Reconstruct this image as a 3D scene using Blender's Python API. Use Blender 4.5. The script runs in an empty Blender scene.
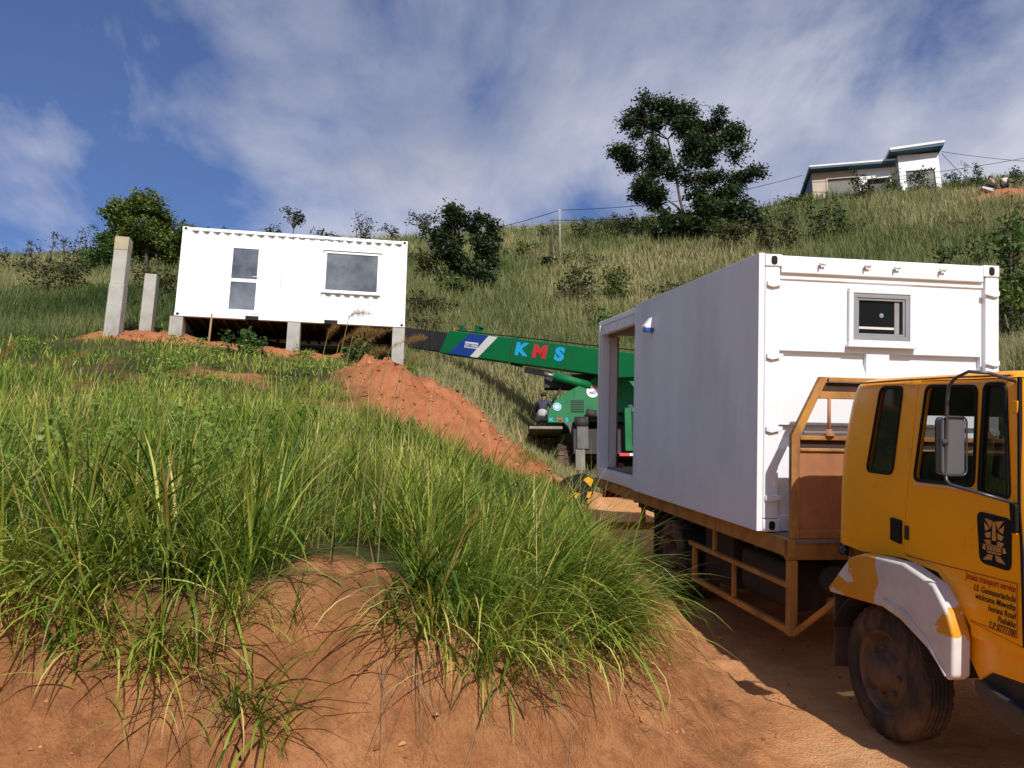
import bpy, bmesh, math, random
import numpy as np
from mathutils import Vector, Matrix
random.seed(7)
RNG = np.random.default_rng(11)
SC = bpy.context.scene
COL = SC.collection
R = math.radians

# ------------------------------------------------------------------ naming helpers
def tag(o, label=None, cat=None, group=None, kind=None):
    if label: o['label'] = label
    if cat: o['category'] = cat
    if group: o['group'] = group
    if kind: o['kind'] = kind
    return o

def empty(name, label, cat, loc=(0, 0, 0), mat=None, group=None):
    o = bpy.data.objects.new(name, None)
    COL.objects.link(o)
    o.empty_display_size = 0.2
    if mat is not None: o.matrix_world = mat
    else: o.location = loc
    return tag(o, label, cat, group)

def copy_tree(o, parent=None):
    c = o.copy(); COL.objects.link(c); c.parent = parent
    for ch in list(o.children): copy_tree(ch, c)
    return c

# ------------------------------------------------------------------ materials
def nodes(name):
    m = bpy.data.materials.new(name); m.use_nodes = True
    nt = m.node_tree
    for n in list(nt.nodes): nt.nodes.remove(n)
    out = nt.nodes.new('ShaderNodeOutputMaterial')
    return m, nt, out

def L(nt, a, b): nt.links.new(a, b)

def N(nt, t, **kw):
    n = nt.nodes.new(t)
    for k, v in kw.items():
        if k in n.inputs.keys() if isinstance(k, str) else False: n.inputs[k].default_value = v
        else: setattr(n, k, v)
    return n

def noise(nt, scale, detail=4, rough=0.55, co=None, typ='Object', stretch=None, dist=0.0):
    t = N(nt, 'ShaderNodeTexNoise'); t.inputs['Scale'].default_value = scale
    t.inputs['Detail'].default_value = detail; t.inputs['Roughness'].default_value = rough
    t.inputs['Distortion'].default_value = dist
    if co is None:
        co = N(nt, 'ShaderNodeTexCoord').outputs[typ]
    if stretch:
        mp = N(nt, 'ShaderNodeMapping'); mp.inputs['Scale'].default_value = stretch
        L(nt, co, mp.inputs['Vector']); co = mp.outputs['Vector']
    L(nt, co, t.inputs['Vector'])
    return t.outputs['Fac']

def ramp(nt, fac, stops):
    r = N(nt, 'ShaderNodeValToRGB'); cr = r.color_ramp
    while len(cr.elements) < len(stops): cr.elements.new(0.5)
    for e, (p, c) in zip(cr.elements, stops):
        e.position = p; e.color = (*c, 1) if len(c) == 3 else c
    L(nt, fac, r.inputs['Fac'])
    return r.outputs['Color']

def mixc(nt, fac, a, b, mode='MIX'):
    m = N(nt, 'ShaderNodeMix', data_type='RGBA', blend_type=mode)
    for v, i in ((fac, 0), (a, 6), (b, 7)):
        if hasattr(v, 'is_linked') or hasattr(v, 'links'): L(nt, v, m.inputs[i])
        else: m.inputs[i].default_value = v if i == 0 else ((*v, 1) if len(v) == 3 else v)
    return m.outputs[2]

def bump(nt, fac, strength, dist=0.02):
    b = N(nt, 'ShaderNodeBump'); b.inputs['Strength'].default_value = strength
    b.inputs['Distance'].default_value = dist
    L(nt, fac, b.inputs['Height'])
    return b.outputs['Normal']

def sc(c, k): return tuple(x * k for x in c)

def pm(name, col, rough=0.5, var=0.12, scale=3.0, metal=0.0, dirt=None, dscale=2.5, dthr=0.6, bmp=0.0, bscale=30.0, streak=False, spec=0.5):
    """painted / solid surface with tonal variation, optional grime"""
    m, nt, out = nodes(name)
    p = N(nt, 'ShaderNodeBsdfPrincipled')
    st = (1, 1, 0.15) if streak else None
    c = ramp(nt, noise(nt, scale, 5, stretch=st), [(0.3, sc(col, 1 - var)), (0.7, sc(col, 1 + var))])
    if dirt:
        f = ramp(nt, noise(nt, dscale, 7, 0.68, stretch=(1, 1, 0.45)), [(dthr - 0.09, (0, 0, 0)), (dthr + 0.12, (1, 1, 1))])
        c = mixc(nt, f, c, dirt)
        rr = N(nt, 'ShaderNodeMapRange'); L(nt, f, rr.inputs[0]); rr.inputs[3].default_value = rough; rr.inputs[4].default_value = 0.9
        L(nt, rr.outputs[0], p.inputs['Roughness'])
    else: p.inputs['Roughness'].default_value = rough
    L(nt, c, p.inputs['Base Color'])
    p.inputs['Metallic'].default_value = metal
    p.inputs['Specular IOR Level'].default_value = spec
    if bmp: L(nt, bump(nt, noise(nt, bscale, 4), bmp), p.inputs['Normal'])
    L(nt, p.outputs[0], out.inputs[0])
    return m

def glass(name, tint=(0.02, 0.025, 0.028), trans=0.35, rough=0.03):
    m, nt, out = nodes(name)
    p = N(nt, 'ShaderNodeBsdfPrincipled'); p.inputs['Roughness'].default_value = rough
    c = ramp(nt, noise(nt, 2.0, 4), [(0.3, sc(tint, 0.7)), (0.7, sc(tint, 1.3))])
    L(nt, c, p.inputs['Base Color'])
    t = N(nt, 'ShaderNodeBsdfTransparent'); t.inputs[0].default_value = (0.8, 0.84, 0.84, 1)
    mx = N(nt, 'ShaderNodeMixShader'); mx.inputs[0].default_value = trans
    L(nt, p.outputs[0], mx.inputs[1]); L(nt, t.outputs[0], mx.inputs[2]); L(nt, mx.outputs[0], out.inputs[0])
    return m

def leafmat(name, stops, transl=0.3, rough=0.55, spec=0.25):
    m, nt, out = nodes(name)
    at = N(nt, 'ShaderNodeAttribute', attribute_name='tone')
    c = ramp(nt, at.outputs['Fac'], stops)
    p = N(nt, 'ShaderNodeBsdfPrincipled'); p.inputs['Roughness'].default_value = rough; p.inputs['Specular IOR Level'].default_value = spec
    L(nt, c, p.inputs['Base Color'])
    t = N(nt, 'ShaderNodeBsdfTranslucent'); L(nt, c, t.inputs[0])
    mx = N(nt, 'ShaderNodeMixShader'); mx.inputs[0].default_value = transl
    L(nt, p.outputs[0], mx.inputs[1]); L(nt, t.outputs[0], mx.inputs[2]); L(nt, mx.outputs[0], out.inputs[0])
    return m

# ------------------------------------------------------------------ mesh builder
class MB:
    def __init__(s): s.v = []; s.f = []; s.mi = []; s.cur = 0
    def add(s, vs, fs):
        o = len(s.v); s.v += [tuple(map(float, v)) for v in vs]
        for f in fs: s.f.append(tuple(i + o for i in f)); s.mi.append(s.cur)
        return s
    def box(s, x0, x1, y0, y1, z0, z1):
        vs = [(x, y, z) for x in (x0, x1) for y in (y0, y1) for z in (z0, z1)]
        return s.add(vs, [(0, 1, 3, 2), (4, 6, 7, 5), (0, 4, 5, 1), (2, 3, 7, 6), (0, 2, 6, 4), (1, 5, 7, 3)])
    def bar(s, a, b, w, h, up=(0, 0, 1)):
        a = Vector(a); b = Vector(b); d = (b - a).normalized(); u = Vector(up)
        if abs(d.dot(u)) > 0.98: u = Vector((1, 0, 0))
        r = d.cross(u).normalized() * w / 2; u = r.cross(d).normalized() * h / 2
        vs = [p + i * r + j * u for p in (a, b) for i, j in ((-1, -1), (1, -1), (1, 1), (-1, 1))]
        return s.add(vs, [(0, 1, 2, 3), (7, 6, 5, 4), (0, 4, 5, 1), (1, 5, 6, 2), (2, 6, 7, 3), (3, 7, 4, 0)])
    def prism(s, poly, axis, a, b):
        def P(u, v, w): return {0: (w, u, v), 1: (u, w, v), 2: (u, v, w)}[axis]
        n = len(poly)
        vs = [P(u, v, a) for u, v in poly] + [P(u, v, b) for u, v in poly]
        fs = [tuple(range(n))[::-1], tuple(range(n, 2 * n))] + [(i, (i + 1) % n, n + (i + 1) % n, n + i) for i in range(n)]
        return s.add(vs, fs)
    def tube(s, pts, r, n=8, caps=True):
        pts = [Vector(p) for p in pts]; k = len(pts)
        rs = r if isinstance(r, (list, tuple)) else [r] * k
        prev = None; vs = []
        for i, p in enumerate(pts):
            d = (pts[min(i + 1, k - 1)] - pts[max(i - 1, 0)]).normalized()
            if prev is None:
                u = Vector((0, 0, 1)) if abs(d.z) < 0.9 else Vector((1, 0, 0))
                u = (u - d * u.dot(d)).normalized()
            else: u = (prev - d * prev.dot(d)).normalized()
            prev = u; w = d.cross(u)
            vs += [p + rs[i] * (math.cos(2 * math.pi * j / n) * u + math.sin(2 * math.pi * j / n) * w) for j in range(n)]
        fs = [(i * n + j, i * n + (j + 1) % n, (i + 1) * n + (j + 1) % n, (i + 1) * n + j) for i in range(k - 1) for j in range(n)]
        if caps: fs += [tuple(range(n))[::-1], tuple(range((k - 1) * n, k * n))]
        return s.add(vs, fs)
    def loop(s, pts, r, n=6):
        return s.tube(list(pts) + [pts[0], pts[1]], r, n, False)
    def lathe(s, prof, c, axis=0, n=32):
        """prof: (along axis, radius)"""
        vs = []
        for a, rr in prof:
            for j in range(n):
                t = 2 * math.pi * j / n; u, v = rr * math.cos(t), rr * math.sin(t)
                q = {0: (a, u, v), 1: (u, a, v), 2: (u, v, a)}[axis]
                vs.append((c[0] + q[0], c[1] + q[1], c[2] + q[2]))
        k = len(prof)
        fs = [(i * n + j, i * n + (j + 1) % n, (i + 1) * n + (j + 1) % n, (i + 1) * n + j) for i in range(k - 1) for j in range(n)]
        return s.add(vs, fs)
    def build(s, name, mats, parent=None, bevel=0.0, smooth=False, off=None, seg=2):
        me = bpy.data.meshes.new(name); me.from_pydata(s.v, [], s.f)
        mats = mats if isinstance(mats, (list, tuple)) else [mats]
        for m in mats: me.materials.append(m)
        me.polygons.foreach_set('material_index', s.mi)
        bm = bmesh.new(); bm.from_mesh(me); bmesh.ops.recalc_face_normals(bm, faces=bm.faces); bm.to_mesh(me); bm.free()
        if smooth: me.polygons.foreach_set('use_smooth', [True] * len(me.polygons))
        o = bpy.data.objects.new(name, me); COL.objects.link(o)
        if parent is not None:
            o.parent = parent
            if 'off' in parent.keys(): o.location = tuple(-c for c in parent['off'])
        if off: o.location = off
        if bevel:
            b = o.modifiers.new('Bevel', 'BEVEL'); b.width = bevel; b.segments = seg; b.limit_method = 'ANGLE'; b.angle_limit = R(35)
            b.harden_normals = False
            if seg > 1: me.polygons.foreach_set('use_smooth', [True] * len(me.polygons)); 
            if seg > 1:
                w = o.modifiers.new('WN', 'WEIGHTED_NORMAL'); w.keep_sharp = True
        return o

def rpoly(pts, r, n=4):
    """round the corners of a 2D polygon"""
    out = []; k = len(pts)
    for i in range(k):
        p = Vector(pts[i]); a = Vector(pts[i - 1]); b = Vector(pts[(i + 1) % k])
        da = (a - p).normalized(); db = (b - p).normalized()
        p0 = p + da * r; p1 = p + db * r
        for j in range(n + 1):
            t = j / n
            out.append(tuple((1 - t) ** 2 * p0 + 2 * t * (1 - t) * p + t * t * p1))
    return out

def text_part(name, body, mat, parent, M, size, extrude=0.002, align='LEFT', shear=0.0, bold=0.0, width=1.0):
    cu = bpy.data.curves.new(name, 'FONT'); cu.body = body; cu.size = size; cu.align_x = align; cu.align_y = 'BOTTOM_BASELINE'
    cu.extrude = extrude; cu.shear = shear; cu.offset = bold; cu.space_line = 1.0
    tmp = bpy.data.objects.new('tmp', cu); COL.objects.link(tmp)
    bpy.context.view_layer.update()
    me = bpy.data.meshes.new_from_object(tmp.evaluated_get(bpy.context.evaluated_depsgraph_get()))
    bpy.data.objects.remove(tmp)
    me.transform(M @ Matrix.Diagonal((width, 1, 1, 1)))
    me.materials.clear(); me.materials.append(mat)
    me.name = name
    o = bpy.data.objects.new(name, me); COL.objects.link(o); o.parent = parent
    if 'off' in parent.keys(): o.location = tuple(-c for c in parent['off'])
    return o

def frame3(o, x, y):
    x = Vector(x).normalized(); z = x.cross(Vector(y)).normalized(); y = z.cross(x)
    return Matrix(((x.x, y.x, z.x, o[0]), (x.y, y.y, z.y, o[1]), (x.z, y.z, z.z, o[2]), (0, 0, 0, 1)))

def baked(o):
    bpy.context.view_layer.update()
    me = bpy.data.meshes.new_from_object(o.evaluated_get(bpy.context.evaluated_depsgraph_get()))
    o.modifiers.clear(); o.data = me
    return o

def boolean(o, cutter, op='DIFFERENCE'):
    b = o.modifiers.new('B', 'BOOLEAN'); b.object = cutter; b.operation = op; b.solver = 'EXACT'
    baked(o)

def kill(o):
    me = o.data; bpy.data.objects.remove(o)

# ------------------------------------------------------------------ camera, light, sky
cam_d = bpy.data.cameras.new('camera'); cam = bpy.data.objects.new('camera', cam_d); COL.objects.link(cam)
_p = 0.22; _r = R(0.38); c_, s_ = math.cos(_p), math.sin(_p)
right0 = Vector((1, 0, 0)); down0 = Vector((0, s_, -c_)); fwd = Vector((0, c_, s_))
right = right0 * math.cos(_r) - down0 * math.sin(_r); down = right0 * math.sin(_r) + down0 * math.cos(_r)
cam.matrix_world = Matrix(((right.x, -down.x, -fwd.x, 0), (right.y, -down.y, -fwd.y, 0), (right.z, -down.z, -fwd.z, 1.6), (0, 0, 0, 1)))
cam_d.sensor_width = 36.0; cam_d.lens = 813 / 1024 * 36.0; cam_d.clip_end = 3000; cam_d.clip_start = 0.05
SC.camera = cam
SC.render.resolution_x = 1024; SC.render.resolution_y = 768
SC.view_settings.view_transform = 'Standard'; SC.view_settings.look = 'None'
SC.view_settings.exposure = 0; SC.view_settings.gamma = 1

SUN_POS = Vector((0.29, -1.13, 0.81)).normalized()
sd = bpy.data.lights.new('sun', 'SUN'); sd.energy = 4.9; sd.angle = R(0.53); sd.color = (1.0, 0.955, 0.89)
sun = bpy.data.objects.new('sun', sd); COL.objects.link(sun); sun.rotation_euler = SUN_POS.to_track_quat('Z', 'Y').to_euler(); sun.location = (5, -20, 30)

w = bpy.data.worlds.new('World'); SC.world = w; w.use_nodes = True
nt = w.node_tree
for n in list(nt.nodes): nt.nodes.remove(n)
wo = nt.nodes.new('ShaderNodeOutputWorld')
sky = nt.nodes.new('ShaderNodeTexSky'); sky.sky_type = 'NISHITA'; sky.sun_disc = False
sky.sun_elevation = math.asin(SUN_POS.z); sky.sun_rotation = math.atan2(SUN_POS.x, SUN_POS.y)
sky.air_density = 1.0; sky.dust_density = 0.5; sky.ozone_density = 2.5
tc = nt.nodes.new('ShaderNodeTexCoord')
sep = nt.nodes.new('ShaderNodeSeparateXYZ'); L(nt, tc.outputs['Generated'], sep.inputs[0])
za = N(nt, 'ShaderNodeMath', operation='ADD'); L(nt, sep.outputs[2], za.inputs[0]); za.inputs[1].default_value = 0.22
dx = N(nt, 'ShaderNodeMath', operation='DIVIDE'); L(nt, sep.outputs[0], dx.inputs[0]); L(nt, za.outputs[0], dx.inputs[1])
dy = N(nt, 'ShaderNodeMath', operation='DIVIDE'); L(nt, sep.outputs[1], dy.inputs[0]); L(nt, za.outputs[0], dy.inputs[1])
cmb = nt.nodes.new('ShaderNodeCombineXYZ'); L(nt, dx.outputs[0], cmb.inputs[0]); L(nt, dy.outputs[0], cmb.inputs[1])
def cl(scale, loc, rot, st, detail=8, rough=0.6, dist=0.3):
    mp = nt.nodes.new('ShaderNodeMapping'); mp.inputs['Location'].default_value = loc; mp.inputs['Rotation'].default_value = (0, 0, rot); mp.inputs['Scale'].default_value = st
    L(nt, cmb.outputs[0], mp.inputs[0])
    return noise(nt, scale, detail, rough, co=mp.outputs[0], dist=dist)
big = cl(1.15, (0.6, 2.2, 0), 0.5, (1, 1, 1), 5, 0.5, 0.2)
fine = cl(3.2, (1.3, 5.2, 0), 0.7, (1.0, 0.55, 1), 9, 0.6, 0.35)
hx = N(nt, 'ShaderNodeMath', operation='MULTIPLY_ADD'); L(nt, dx.outputs[0], hx.inputs[0]); hx.inputs[1].default_value = 0.16; hx.inputs[2].default_value = -0.055
s1 = N(nt, 'ShaderNodeMath', operation='MULTIPLY_ADD'); L(nt, fine, s1.inputs[0]); s1.inputs[1].default_value = 0.62; L(nt, big, s1.inputs[2])
s2 = N(nt, 'ShaderNodeMath', operation='ADD'); L(nt, s1.outputs[0], s2.inputs[0]); L(nt, hx.outputs[0], s2.inputs[1])
# more haze and cloud low down
lo = N(nt, 'ShaderNodeMapRange'); L(nt, sep.outputs[2], lo.inputs[0]); lo.inputs[1].default_value = 0.25; lo.inputs[2].default_value = 0.6; lo.inputs[3].default_value = 0.08; lo.inputs[4].default_value = 0.0
s3 = N(nt, 'ShaderNodeMath', operation='ADD'); L(nt, s2.outputs[0], s3.inputs[0]); L(nt, lo.outputs[0], s3.inputs[1])
cmask = ramp(nt, s3.outputs[0], [(0.63, (0.03, 0.03, 0.03)), (0.76, (0.55, 0.55, 0.55)), (0.92, (0.95, 0.95, 0.95))])
shade = cl(1.7, (7.7, 2.2, 0), 0.2, (1, 1, 1), 6, 0.55, 0.3)
ccol = ramp(nt, shade, [(0.30, (0.22, 0.265, 0.39)), (0.46, (0.43, 0.46, 0.575)), (0.64, (0.76, 0.775, 0.84))])
lowc = ramp(nt, sep.outputs[2], [(0.30, (0.9, 0.9, 0.9)), (0.62, (0, 0, 0))])
ccol = mixc(nt, lowc, ccol, (0.66, 0.67, 0.76))
skys = mixc(nt, 1.0, sky.outputs[0], (0.066, 0.078, 0.110), 'MULTIPLY')
fin = mixc(nt, cmask, skys, ccol)
bg = nt.nodes.new('ShaderNodeBackground'); L(nt, fin, bg.inputs[0]); bg.inputs[1].default_value = 1.0
L(nt, bg.outputs[0], wo.inputs[0])

# ------------------------------------------------------------------ terrain
_perm = np.random.default_rng(3).random((256, 256))
def vnoise(x, y):
    xi = np.floor(x).astype(int); yi = np.floor(y).astype(int); fx = x - xi; fy = y - yi
    fx = fx * fx * (3 - 2 * fx); fy = fy * fy * (3 - 2 * fy)
    g = lambda a, b: _perm[a % 256, b % 256]
    return (g(xi, yi) * (1 - fx) + g(xi + 1, yi) * fx) * (1 - fy) + (g(xi, yi + 1) * (1 - fx) + g(xi + 1, yi + 1) * fx) * fy
def fbm(x, y, o=4, g=0.5):
    a = 1; s = 0; t = 0
    for i in range(o):
        s = s + a * (vnoise(x * 2 ** i + 17.3 * i, y * 2 ** i + 9.1 * i) - 0.5); t += a; a *= g
    return s / t * 2
def sstep(e0, e1, x):
    t = np.clip((x - e0) / (e1 - e0), 0, 1); return t * t * (3 - 2 * t)

TP = np.array([(-3.65,4.60,1.61),(-2.55,4.20,1.42),(-1.93,4.30,1.46),(-1.37,4.40,1.47),(-1.02,4.70,1.63),(-0.45,4.70,1.46),(0.18,5.20,1.28),(0.68,5.80,1.21),(1.16,7.50,1.40),(1.08,10.00,1.91),(-7.00,8.00,2.47),(-5.39,8.50,2.86),(-3.49,9.00,3.06),(-1.25,9.00,2.96),(0.11,10.00,2.51),(-12.55,15.00,5.14),(-11.04,17.00,5.86),(-10.14,19.60,7.10),(-9.03,20.70,7.36),(-5.98,21.20,7.07),(-2.99,21.70,6.77),(-5.89,15.00,4.89),(-3.14,15.50,4.63),(-2.76,19.50,6.04),(-0.91,17.50,4.59),(0.66,16.00,3.09),(-1.96,25.00,7.57),(0.25,24.00,5.56),(1.31,22.00,3.92),(3.48,22.00,3.89),(7.09,20.00,3.70),(-37.16,40.00,15.7),(-25.44,38.00,15.3),(-15.08,23.00,8.42),(-13.16,26.00,10.21),(-17.21,42.00,17.3),(-7.4,31.00,11.6),(-3.8,28.5,8.9),(-6.20,42.00,17.3),(-1.38,46.00,19.2),(-2.47,31.00,10.71),(3.22,52.00,23.3),(3.82,34.00,12.09),(9.95,55.00,25.7),(9.22,38.00,14.90),(17.59,56.00,26.9),(21.37,56.00,27.9),(26.38,57.00,29.3),(33.89,58.00,30.5),(39.70,58.00,31.0),(49.51,58.00,31.2),(9.58,15.00,5.49),(13.63,21.00,8.72),(21.26,32.00,14.66),(18.20,36.00,15.75),(13.21,15.00,6.11),
 (-6.0,5.0,1.7),(-9.0,6.0,2.0),(20,15,7.5),(-20,10,4.0),(30,20,11)])
def _k(r2): return 0.5 * r2 * np.log(r2 + 1e-9)
def _fit():
    n = len(TP); d = ((TP[:, None, :2] - TP[None, :, :2]) ** 2).sum(-1)
    A = np.zeros((n + 3, n + 3)); A[:n, :n] = _k(d) + np.eye(n) * 0.8
    A[:n, n] = 1; A[:n, n + 1:] = TP[:, :2]; A[n:, :n] = A[:n, n:].T
    return np.linalg.solve(A, np.r_[TP[:, 2], 0, 0, 0])
_W = _fit()
def upper(x, y):
    xe = np.clip(x, -42, 55); ye = np.clip(y, 2.0, 59)
    r = _W[-3] + _W[-2] * xe + _W[-1] * ye
    for (px, py, _), wt in zip(TP, _W[:-3]): r = r + wt * _k((xe - px) ** 2 + (ye - py) ** 2)
    q = np.maximum(y - 59, 0); return r - 30 * (1 - np.exp(-q / 110.0))

TM = Matrix(((0.988258, -0.152164, 0.013874, 2.3306), (0.151270, 0.971100, -0.184470, 7.6392), (0.014599, 0.184402, 0.982743, 1.9227), (0, 0, 0, 1)))
TMn = np.array([[0.988, -0.152, 0.007], [0.151, 0.971, -0.186], [0.021, 0.185, 0.983]])
GZ = -1.235
# lorry standing plane, world: n.(p-p0)=0
_n = TMn[:, 2]; _p0 = TMn @ np.array([1.22, 0, GZ]) + np.array([2.3306, 7.6392, 1.9227])
def road(x, y):
    z = _p0[2] - (_n[0] * (x - _p0[0]) + _n[1] * (y - _p0[1])) / _n[2]
    z = z + 0.0
    f = sstep(5.2, 2.4, y)
    return z * (1 - f) + f * np.minimum(z, 0.0) * 0.0 + f * 0.0
EDGE = np.array([(-30, 2.8), (-14, 3.3), (-8, 3.9), (-4, 4.1), (-2.2, 4.22), (-1.5, 4.25), (-1.05, 4.45), (-0.75, 4.52), (-0.35, 4.5), (0.15, 4.95), (0.52, 5.5), (0.75, 6.3), (0.86, 7.5), (1.0, 9.5), (0.95, 12.0), (0.75, 15), (0.4, 18), (0.0, 24), (0.0, 40)])
def edge_sd(x, y):
    """signed distance to the bank edge, positive on the upper side"""
    best = np.full(np.shape(x), 1e9); sgn = np.ones(np.shape(x))
    for (ax, ay), (bx, by) in zip(EDGE[:-1], EDGE[1:]):
        ex, ey = bx - ax, by - ay; t = np.clip(((x - ax) * ex + (y - ay) * ey) / (ex * ex + ey * ey), 0, 1)
        qx, qy = x - ax - t * ex, y - ay - t * ey; d = qx * qx + qy * qy
        m = d < best; best = np.where(m, d, best); sgn = np.where(m, np.sign(ex * qy - ey * qx), sgn)
    return np.sqrt(best) * sgn
def lat(x, y):  # lorry-lateral coordinate on the ground
    return (x - 2.3306) * 0.988 + (y - 7.6392) * 0.151
STRIP = np.array([(-10.1, 20.0), (-9.2, 20.7), (-6.5, 21.1), (-4.6, 21.3), (-3.2, 20.6), (-2.5, 19.3), (-2.3, 17.8), (-1.6, 16.6), (-0.4, 15.8), (0.7, 15.2)])
STW = np.array([0.9, 0.8, 0.45, 0.4, 0.7, 1.3, 1.9, 1.95, 1.45, 0.8])
def strip(x, y):
    best = np.full(np.shape(x), -9.0)
    for i in range(len(STRIP) - 1):
        (ax, ay), (bx, by) = STRIP[i], STRIP[i + 1]
        ex, ey = bx - ax, by - ay; t = np.clip(((x - ax) * ex + (y - ay) * ey) / (ex * ex + ey * ey), 0, 1)
        d = np.hypot(x - ax - t * ex, y - ay - t * ey); wd = STW[i] * (1 - t) + STW[i + 1] * t
        best = np.maximum(best, 1 - d / wd)
    return best
def height(x, y, detail=True):
    x = np.asarray(x, float); y = np.asarray(y, float)
    u = upper(x, y); r = road(x, y); sd_ = edge_sd(x, y)
    wob = 0.12 * fbm(x * 1.3, y * 1.3, 3)
    far = sstep(15.0, 19.5, y)
    wd = 0.80 + 0.35 * np.clip((x + 0.5) / 1.5, 0, 1)
    k = sstep(-wd, 0.12, sd_ + wob)
    k = k ** (0.8)
    k = np.maximum(k, far)
    h = r * (1 - k) + u * k
    # right hand side bank beyond the lorry
    kr = sstep(3.5, 5.6, lat(x, y)) * sstep(4.0, 8.0, y); h = np.where(sd_ < 0, h * (1 - kr) + np.maximum(u, r) * kr, h)
    # behind the camera: level
    m = strip(x, y); h = h + 0.30 * sstep(0.0, 0.6, m) * sstep(18.8, 17.6, y) * sstep(14.8, 15.8, y) + 0.10 * sstep(0, 0.5, m)
    bl = np.hypot((x + 2.35) / 1.9, (y - 16.5) / 1.7); h = h + 0.26 * np.exp(-bl ** 2 * 1.3)
    h = h + (0.10 * sstep(0, 0.5, m) + 0.26 * sstep(0, 0.7, m) * (y < 19.5)) * fbm(x * 2.2, y * 2.2, 5, 0.6)
    md = np.hypot((x - 31.2) / 2.0, (y - 47.6) / 1.0); h = h + 0.6 * np.exp(-md ** 2 * 1.5)
    if detail:
        dirt = dirtmask(x, y, sd_, m)
        h = h + dirt * (0.17 * fbm(x * 2.9, y * 2.9, 6, 0.62) * sstep(-1.9, -0.4, sd_) + (0.016 + 0.05 * sstep(-1.4, -0.5, sd_) * sstep(11.0, 9.0, y)) * fbm(x * 9, y * 9, 3, 0.6) - 0.10 * sstep(-1.3, -0.6, sd_) * sstep(0.3, -0.2, sd_) * np.maximum(0, fbm(x * 4.2 + 0.8 * fbm(x, y, 2), y * 0.7, 3) - 0.05)) + (1 - dirt) * 0.06 * fbm(x * 1.5, y * 1.5, 3)
    return h
def dirtmask(x, y, sd_=None, m=None):
    if sd_ is None: sd_ = edge_sd(x, y)
    if m is None: m = strip(x, y)
    nz = fbm(x * 1.1 + 5, y * 1.1, 4)
    d = sstep(0.35, -0.15, sd_ + 0.25 * nz) * sstep(21, 18.5, y) * sstep(6.2, 4.6, lat(x, y) + 0.6 * nz)
    d = np.maximum(d, sstep(-0.05, 0.3, m + 0.3 * nz))
    bare_ = np.exp(-(((x + 0.95) / 0.46) ** 2 + ((y - 4.78) / 0.34) ** 2)); d = np.maximum(d, sstep(0.4, 0.8, bare_ + 0.3 * nz))
    # worn patches in the field below the house
    d = np.maximum(d, 0.9 * sstep(0.33, 0.55, fbm(x * 0.55 + 2, y * 0.55 + 7, 3)) * np.exp(-(((x + 4.5) / 3.0) ** 2 + ((y - 16.5) / 3.5) ** 2)))
    md = np.hypot((x - 31.0) / 2.5, (y - 47.2) / 1.4); d = np.maximum(d, sstep(1.2, 0.7, md + 0.4 * nz))
    return np.clip(d, 0, 1)
# ------------------------------------------------------------------ terrain sheet
def spaced(segs):
    out = []
    for a, b, st in segs:
        out.append(np.arange(a, b, st))
    return np.unique(np.round(np.concatenate(out), 4))
gx = spaced([(-900, -300, 100), (-300, -80, 22), (-80, -24, 2.0), (-24, -7, 0.35), (-7, 6.4, 0.05), (6.4, 20, 0.3), (20, 60, 1.2), (60, 300, 24), (300, 901, 100)])
gy = spaced([(-300, -40, 65), (-40, 0, 6), (0, 2.6, 0.4), (2.6, 9, 0.05), (9, 24, 0.12), (24, 64, 0.7), (64, 120, 8), (120, 1501, 120)])
GX, GY = np.meshgrid(gx, gy)
GZv = height(GX, GY)
DM = dirtmask(GX, GY)
nx, ny = len(gx), len(gy)
def raw_mesh(name, V, F4):
    me = bpy.data.meshes.new(name); n = len(V); f = len(F4)
    me.vertices.add(n); me.vertices.foreach_set('co', np.asarray(V, np.float32).ravel())
    me.loops.add(f * 4); me.loops.foreach_set('vertex_index', np.asarray(F4, np.int32).ravel())
    me.polygons.add(f); me.polygons.foreach_set('loop_start', np.arange(0, f * 4, 4, dtype=np.int32))
    me.update(calc_edges=True)
    return me
def point_attr(me, name, vals):
    a = me.attributes.new(name, 'FLOAT', 'POINT'); a.data.foreach_set('value', np.asarray(vals, np.float32).ravel())
idx = np.arange(nx * ny).reshape(ny, nx)
F = np.stack([idx[:-1, :-1], idx[:-1, 1:], idx[1:, 1:], idx[1:, :-1]], -1).reshape(-1, 4)
tme = raw_mesh('terrain', np.stack([GX, GY, GZv], -1).reshape(-1, 3), F)
point_attr(tme, 'dirt', DM)
_sd = edge_sd(GX, GY); point_attr(tme, 'face', np.clip(sstep(-1.5, -0.75, _sd + 0.25 * fbm(GX * 1.4, GY * 1.4, 3)), 0, 1) * (GY < 19))
# freshly dug spoil is redder than the road
point_attr(tme, 'fresh', np.clip(strip(GX, GY) * 2 + 0.3, 0, 1) * (GY > 13) + 1.0 * (GY > 40))
tme.polygons.foreach_set('use_smooth', [True] * len(tme.polygons))
m, nt, out = nodes('hillside_soil')
p = N(nt, 'ShaderNodeBsdfPrincipled'); p.inputs['Roughness'].default_value = 0.95; p.inputs['Specular IOR Level'].default_value = 0.15
ad = N(nt, 'ShaderNodeAttribute', attribute_name='dirt'); af = N(nt, 'ShaderNodeAttribute', attribute_name='fresh')
c1 = ramp(nt, noise(nt, 0.9, 8, 0.65), [(0.3, (0.52, 0.225, 0.088)), (0.5, (0.72, 0.335, 0.14)), (0.7, (0.82, 0.45, 0.215))])
c1 = mixc(nt, ramp(nt, noise(nt, 6.0, 6, 0.7), [(0.45, (0.0, 0, 0)), (0.8, (0.35, 0.35, 0.35))]), c1, (0.30, 0.13, 0.055))
c2 = ramp(nt, noise(nt, 2.4, 8, 0.65), [(0.3, (0.36, 0.12, 0.05)), (0.7, (0.56, 0.22, 0.10))])
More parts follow.
